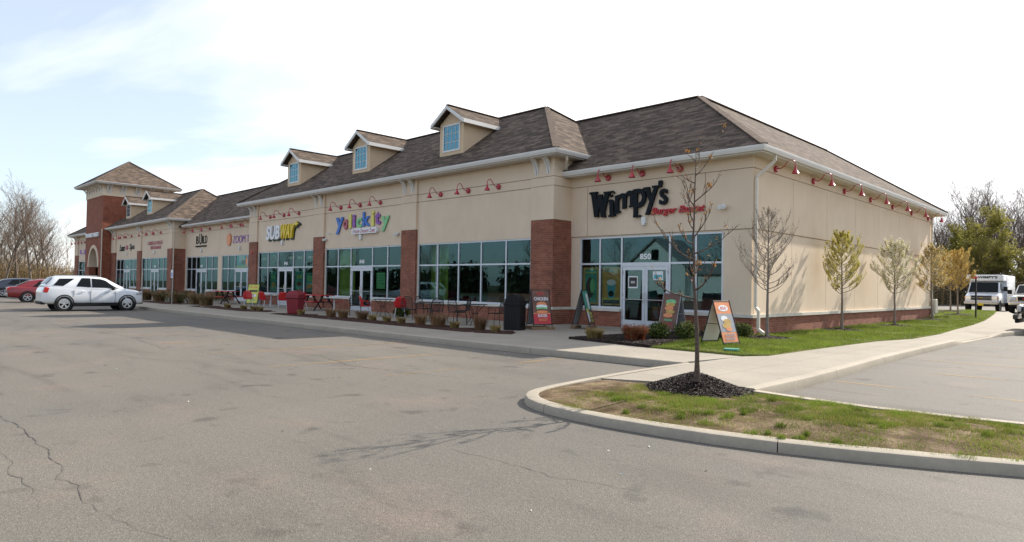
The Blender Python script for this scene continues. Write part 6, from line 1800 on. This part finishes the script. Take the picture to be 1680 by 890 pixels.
def young_tree(name, label, loc, seed, H, rtr, z0, spread, nb, leafm, ndl, lsz, barkm, irregular=.2, asc=.9, sub=5, group=None, env=None, thick=1.0, curl=.12):
    rnd = random.Random(seed); t = thing(name, label, 'tree', loc, 0, group)
    tr = MB(); cr = MB(); lf = MB()
    n = 12; pts = []; ox = oy = 0
    for i in range(n+1):
        k = i/n; ox += rnd.uniform(-.016, .016)*irregular*3; oy += rnd.uniform(-.016, .016)*irregular*3
        pts.append(Vector((ox, oy, -.05+(H+.05)*k)))
    rads = [rtr*(1-.93*(i/n)**.85)+(.35*rtr if i == 0 else 0) for i in range(n+1)]
    tube_fast(tr, pts, rads, 9); tr.build('trunk', barkm, t, True)
    tips = []
    env = env or (lambda k: math.sin(math.pi*min(1, (k*.86+.14)**.75))**.8*.95+.05)
    ga = rnd.uniform(0, 6.28)
    for b in range(nb):
        k = (b+rnd.uniform(.1, .9))/nb; z = z0+(H-z0)*k*.93; ga += 2.4+rnd.uniform(-.5, .5)
        i = min(n-1, int((z+.05)/(H+.05)*n)); f_ = (z+.05)/(H+.05)*n-i; base = pts[i].lerp(pts[i+1], f_)
        L_ = spread*env(k)*rnd.uniform(1-irregular*1.6, 1+irregular)
        el = asc*rnd.uniform(.55, 1.1)+.35*k
        d = Vector((math.cos(ga), math.sin(ga), 0)); P = [base]; p = base.copy(); seg = 6; e = el*.75
        for s_ in range(seg):
            e += (curl if s_ > 0 else 0)+rnd.uniform(-.22, .22)*irregular*2.2; g2 = rnd.uniform(-.28, .28)*(.5+irregular*1.5); d = Matrix.Rotation(g2, 3, 'Z') @ d
            p = p+(d*math.cos(e)+Vector((0, 0, math.sin(e))))*L_/seg/max(.55, math.cos(el*.6)); P.append(p.copy())
        r0 = rtr*.34*(1-k*.6)*thick
        tube_fast(cr, P, [r0*(1-.82*q/seg) for q in range(seg+1)], 5)
        for s_ in range(sub):
            q = rnd.uniform(.22, 1.0)*seg; i2 = min(seg-1, int(q)); bb = P[i2].lerp(P[i2+1], q-i2); az = rnd.choice((-1, 1))*rnd.uniform(.4, 1.1)
            d2 = ((P[i2+1]-P[i2]).normalized()); d2 = (Matrix.Rotation(az, 3, 'Z') @ d2+Vector((0, 0, rnd.uniform(.0, .55)))).normalized()
            l2 = L_*rnd.uniform(.18, .42); P2 = [bb]; p2 = bb.copy()
            for w_ in range(3): d2 = (d2+Vector((rnd.uniform(-.25, .25), rnd.uniform(-.25, .25), rnd.uniform(-.05, .3)))).normalized(); p2 = p2+d2*l2/3; P2.append(p2.copy())
            tube_fast(cr, P2, [r0*.42, r0*.32, r0*.24, r0*.12], 4); tips.append(P2)
            for w_ in range(2 if sub > 4 else 3):
                bb2 = P2[1].lerp(P2[3], rnd.random()); d3 = (d2+Vector((rnd.uniform(-.9, .9), rnd.uniform(-.9, .9), rnd.uniform(0, .7)))).normalized(); l3 = l2*rnd.uniform(.3, .6)
                P3 = [bb2, bb2+d3*l3*.5, bb2+d3*l3+Vector((0, 0, l3*.1))]; tube_fast(cr, P3, [r0*.22, r0*.18, r0*.10], 3); tips.append(P3)
    c_ = cr.build('crown', barkm, t, True, recalc=False)
    for i in range(ndl):
        P = rnd.choice(tips); q = rnd.random(); j = min(len(P)-2, int(q*(len(P)-1))); p = P[j].lerp(P[j+1], q*(len(P)-1)-j)
        for c in range(rnd.randint(1, 3)):
            leaf(lf, p+Vector((rnd.uniform(-1, 1), rnd.uniform(-1, 1), rnd.uniform(-1, 1)))*lsz*1.2, lsz*rnd.uniform(.5, 1.2), rnd, 0 if rnd.random() < .75 or len(leafm) < 2 else 1)
    if lf.v: lf.build('leaves', leafm, c_, recalc=False)
    return t
young_tree('young_tree', 'bare young tree with a few withered orange leaves in a mulch mound', (-4.58, 8.34, .36), 7, 3.32, .036, 1.0, .80, 20, ['leaf_orange', 'bud'], 210, .017, 'bark_young', irregular=.42, asc=.42, sub=7, thick=1.35, curl=.16, env=lambda k: (.95-.45*k) if k > .12 else .8)
lt = [(-8.23, 18.99, 'lawn tree with bare grey brown twigs nearest the building corner', 3.85, .98, 52, ['bud', 'bark_young'], 1100, .014, 41),
      (-8.21, 25.21, 'second lawn tree from the corner, thinly covered in yellow green leaves', 3.55, .92, 52, ['leaf_lime', 'leaf_gold'], 9500, .018, 42),
      (-7.87, 30.46, 'lawn tree covered in white blossom', 3.45, 1.05, 52, ['blossom', 'leaf_lime'], 11000, .020, 43),
      (-8.23, 38.23, 'lawn tree with cream and gold leaves at the far end of the wall', 3.75, 1.05, 52, ['leaf_gold', 'blossom'], 9500, .022, 44),
      (-8.30, 44.5, 'amber leaved lawn tree beyond the wall, nearest the black post', 3.6, 1.1, 52, ['leaf_gold', 'leaf_amber'], 9000, .024, 45),
      (-9.49, 48.7, 'amber leaved lawn tree farthest from the corner', 3.6, 1.2, 52, ['leaf_amber', 'leaf_gold'], 9000, .026, 46)]
for x, y, lb, H, spd, nb, lm, ndl, ls, sd in lt:
    young_tree('ornamental_pear_tree', lb, (x, y, lawn_h(x, y)+.03), sd, H, .052, 1.25, spd, nb, lm, ndl, ls, 'bark_lawn', irregular=.18, asc=.55, sub=11, thick=.75, curl=.13, group='young trees in a row on the lawn')

def big_tree(seed, H, lean=0, spread=.5, nlimb=9, levels=3, twigs=True, leafm=None, nleaf=0, ls=.2, barkm='bark_far', twm='twig', tw=.03, z0=.18):
    """bare broad tree: trunk mesh and crown mesh (limbs, branches, twigs)"""
    rnd = random.Random(seed); tr = MB(); cr = MB(); lf = MB(); ends = []
    rt_ = H*.0125
    def grow(p, d, L, r, lev, mb):
        seg = 5 if lev < 2 else 3; P = [p.copy()]; rs = [r]; q = p.copy(); dd = d.copy(); jit = (.12, .20, .30, .4, .5)[lev]
        for s_ in range(seg):
            dd = (dd+Vector((rnd.uniform(-jit, jit), rnd.uniform(-jit, jit), rnd.uniform(-jit*.3, jit*.6)+(.05 if lev > 0 else 0)))).normalized()
            q = q+dd*L/seg; P.append(q.copy()); rs.append(r*(1-(.62 if lev < 3 else .8)*(s_+1)/seg))
        if lev < 3: mb.tube(P, rs, (8, 6, 4, 3)[lev], 0, cap=False)
        else:
            for a, b, ra in zip(P[:-1], P[1:], rs):      # flat ribbons are enough for twigs
                sd_ = (b-a).cross(Vector((rnd.uniform(-1, 1), rnd.uniform(-1, 1), .3))).normalized()*max(tw*.5, ra)
                mb.add([a-sd_, a+sd_, b+sd_*.7, b-sd_*.7], [(0, 1, 2, 3)], 1)
        if lev >= levels: ends.append(P[-1]); ends.append(P[len(P)//2]); return
        nb = (nlimb+2, 7, 8, 5)[lev]
        for k in range(nb):
            f0 = (z0 if lev == 0 else .2); f_ = f0+(1-f0)*(k+rnd.random())/nb; x = f_*seg; i = min(seg-1, int(x)); bp = P[i].lerp(P[i+1], x-i)
            a = rnd.uniform(0, 6.28); ax_ = Vector((math.cos(a), math.sin(a), 0)); td = (P[i+1]-P[i]).normalized()
            sp_ = (.55+.5*(1-f_)) if lev == 0 else rnd.uniform(.45, .95)
            nd = (td*(1.05-.35*sp_)+ax_*sp_*(spread*2 if lev == 0 else 1)+Vector((0, 0, .22))).normalized()
            LL = L*((.62-.28*f_) if lev == 0 else rnd.uniform(.34, .56)); grow(bp, nd, LL, max(tw*.3, rs[i]*(.52 if lev == 0 else .45)), lev+1, cr)
    grow(Vector((0, 0, -.3)), Vector((lean, 0, 1)).normalized(), H*.86, rt_, 0, tr)
    if nleaf:
        for i in range(nleaf):
            p = rnd.choice(ends)+Vector((rnd.gauss(0, 1), rnd.gauss(0, 1), rnd.gauss(0, .8)))*ls*1.6; leaf(lf, p, ls*rnd.uniform(.5, 1.2), rnd, 0)
    me_t = tr.mesh('trunk', [barkm, twm], True, recalc=False); me_c = cr.mesh('crown', [barkm, twm], False, recalc=False); me_l = lf.mesh('leaves', leafm, False, recalc=False) if nleaf else None
    return me_t, me_c, me_l
def place_tree(name, label, me, loc, rz, s, group=None, cat='tree'):
    t = thing(name, label, cat, loc, rz, group); t.scale = (s[0], s[0], s[1]) if isinstance(s, tuple) else (s, s, s)
    a = bpy.data.objects.new('trunk', me[0]); COL.objects.link(a); a.parent = t
    b = bpy.data.objects.new('crown', me[1]); COL.objects.link(b); b.parent = t
    if me[2]: c = bpy.data.objects.new('leaves', me[2]); COL.objects.link(c); c.parent = b
    return t
BT = [big_tree(101, 10, spread=.42, tw=.020), big_tree(102, 10, spread=.5, nlimb=10, tw=.020), big_tree(103, 10, spread=.36, nlimb=8, tw=.020), big_tree(104, 10, .08, spread=.55, nlimb=8, tw=.020)]
BP = big_tree(105, 10, spread=.5, nlimb=8, barkm='pale_bark', twm='pale_bark', tw=.02, z0=.3)
WIL = [big_tree(111, 10, spread=.75, nlimb=12, leafm='willow', nleaf=15000, ls=.10, z0=.08), big_tree(112, 10, spread=.8, nlimb=11, leafm='willow', nleaf=15000, ls=.10, z0=.05)]
RAYD = lambda px, d: (0, 0)
def at_px(px, dist):
    """a spot on the ground in the direction of picture column px (for laying out the wood)"""
    v = (px-840)/1083.655; d = Vector((_r.x*v+_f.x, _r.y*v+_f.y)); return d.x*dist, d.y*dist
rn = random.Random(77)
# wood on the left
left = [(52, 84, 13.2, 0, 'tallest bare tree at the left, leaning trunk behind the red car'), (30, 88, 12.4, 1, 'tall bare tree left of the leaning one'), (8, 84, 11.2, 2, 'bare tree at the left edge of the view'), (66, 92, 12.2, 3, 'bare tree just right of the leaning trunk'),
        (-12, 90, 11.5, 1, 'bare tree beyond the left edge'), (18, 96, 12.6, 0, 'bare tree behind the left edge pair'), (42, 100, 13.0, 2, 'bare tree in the second row between the tall pair'), (78, 104, 10.5, 3, 'low bare tree towards the tower side of the wood'),
        (2, 106, 11.5, 1, 'bare tree deep in the wood at the left edge'), (26, 110, 12.0, 3, 'bare tree deep in the wood between the left pair'), (58, 112, 11.5, 0, 'bare tree deep in the wood behind the leaning trunk'), (84, 92, 9.0, 2, 'short bare tree right of the main group'),
        (112, 98, 8.8, 2, 'thin pale tree by itself beside the tower front'), (92, 118, 7.8, 0, 'small bare tree on the far skyline'), (-30, 100, 12, 3, 'bare tree outside the left edge, rear')]
for i, (px, d, H, v, lb) in enumerate(left):
    x, y = at_px(px, d); me = BP if i == 12 else BT[v]
    place_tree('bare_tree', lb, me, (x, y, 0), rn.uniform(0, 6.28), (H/10*(.5 if i == 12 else .95), H/10*.94), 'bare trees of the left wood')
right = []
for i in range(44):
    px = 1500+i*6.5+rn.uniform(-5, 5); d = rn.choice((78, 84, 90, 98)); right.append((px, d, rn.uniform(11.0, 13.2) if px > 1590 else rn.uniform(9.2, 11.0), rn.randrange(4)))
for i, (px, d, H, v) in enumerate(right):
    x, y = at_px(px, d); place_tree('bare_tree', 'one of the dense row of bare trees behind the right lot', BT[v], (x, y, .25), rn.uniform(0, 6.28), (H/10*.95, H/10*1.02), 'bare trees of the right wood')
for px, d, H, k, w_, lb in ((1612, 71, 8.8, 0, 1.1, 'large yellow green budding tree above the box truck'), (1575, 75, 7.4, 1, 1.0, 'smaller yellow green budding tree left of the box truck'), (1690, 68, 5.0, 0, 1.1, 'low yellow green budding tree at the right edge'), (1640, 70, 5.2, 1, 1.1, 'low yellow green budding tree behind the pickup')):
    x, y = at_px(px, d); place_tree('budding_tree', lb, WIL[k], (x, y, .25), rn.uniform(0, 6.28), (H/10*w_, H/10), 'budding trees of the right wood')
# undergrowth: brush nobody could count
def thicket(name, label, spots, mats, seed, n_per, hmax, rad, twig=.03, ls=.16):
    rnd = random.Random(seed); mb = MB()
    for (x, y, hs) in spots:
        for k in range(n_per):
            a = rnd.uniform(0, 6.28); r0 = rad*math.sqrt(rnd.random()); bx, by = x+r0*math.cos(a), y+r0*math.sin(a); h = hmax*hs*rnd.uniform(.35, 1)
            lx, ly = rnd.uniform(-.5, .5)*h*.6, rnd.uniform(-.5, .5)*h*.6; mi = rnd.randrange(len(mats)); q = rnd.uniform(0, 3.14); px, py = math.cos(q)*twig, math.sin(q)*twig; z = .2
            mb.add([(bx-px, by-py, z-.3), (bx+px, by+py, z-.3), (bx+lx*.5+px*.6, by+ly*.5+py*.6, z+h*.6), (bx+lx*.5-px*.6, by+ly*.5-py*.6, z+h*.6), (bx+lx, by+ly, z+h)], [(0, 1, 2, 3), (3, 2, 4)], mi)
            for w_ in range(7): leaf(mb, (bx+lx*rnd.random()+rnd.gauss(0, .25), by+ly*rnd.random()+rnd.gauss(0, .25), z+h*rnd.random()), ls*rnd.uniform(.4, 1.2), rnd, mi)
    return tag(mb.build(name, mats, recalc=False), label, 'undergrowth', kind='stuff')
sp = [(*at_px(px, rn.uniform(88, 112)), rn.uniform(.6, 1.0)) for px in range(-60, 145, 3)]+[(*at_px(px, rn.uniform(92, 118)), rn.uniform(1.1, 1.6)) for px in range(-60, 60, 3)]
thicket('left_undergrowth'.replace('left_', ''), 'dry brown undergrowth under the bare trees at the left', sp, ['brush', 'brush', 'brush_dark'], 5, 60, 4.3, 3.2, ls=.09)
sp = [(*at_px(px, rn.uniform(66, 90)), rn.uniform(.55, 1.0)) for px in range(1490, 1800, 3)]
thicket('undergrowth', 'dark brown and olive undergrowth under the trees at the right', sp, ['brush_dark', 'brush_dark', 'brush'], 6, 60, 5.4, 3.2, ls=.12)
# what the shop glass mirrors: trees and a house across the road, behind the viewer
ri = 0
for i in range(14):
    x = -165+i*12.6+rn.uniform(-2, 2); y = rn.choice((-44, -50, -58)); place_tree('street_tree', 'one of the bare trees across the road behind the viewer, mirrored in the shop glass', BT[i % 4], (x, y, 0), rn.uniform(0, 6.28), 1.0, 'trees across the road behind the viewer')
sp = [(-170+i*3.4, rn.uniform(-52, -40), rn.uniform(.5, 1)) for i in range(52)]
thicket('hedgerow', 'dark undergrowth across the road behind the viewer', sp, ['hedge', 'hedge', 'hedge'], 9, 70, 6.0, 3.0, twig=.12, ls=.55)
hs_ = thing('clapboard_house', 'white gabled clapboard house across the road behind the viewer, mirrored in the glass', 'house', (-44, -30, 0))
m = MB(); m.box(-4, -6, 0, 4, 0, 4.2); m.prism([(-4, 4.2), (4, 4.2), (0, 7.3)], lambda u, v, w: (u, w, v), -6, 0); m.box(4, -6, 0, 9.5, -1.5, 3.1); m.build('wall', 'h_white', hs_)
m = MB()
for s in (-1, 1): m.prism([(s*4.5, 3.9), (0, 7.45), (0, 7.65), (s*4.6, 4.05)], lambda u, v, w: (u, w, v), -6.3, .35)
m.prism([(-1.3, 3.05), (-6.2, 3.05), (-6.2, 3.3), (-3.8, 4.6), (-1.1, 3.25)], lambda u, v, w: (w, u, v), 4.05, 9.8); m.build('roof', 'grey_metal', hs_)
for x, z in ((-2, 1.0), (1.2, 1.0), (-.6, 4.9)): m = MB(); m.box(x, .01, z, x+1.0, .06, z+1.3); m.build('window', 'cglass', hs_)
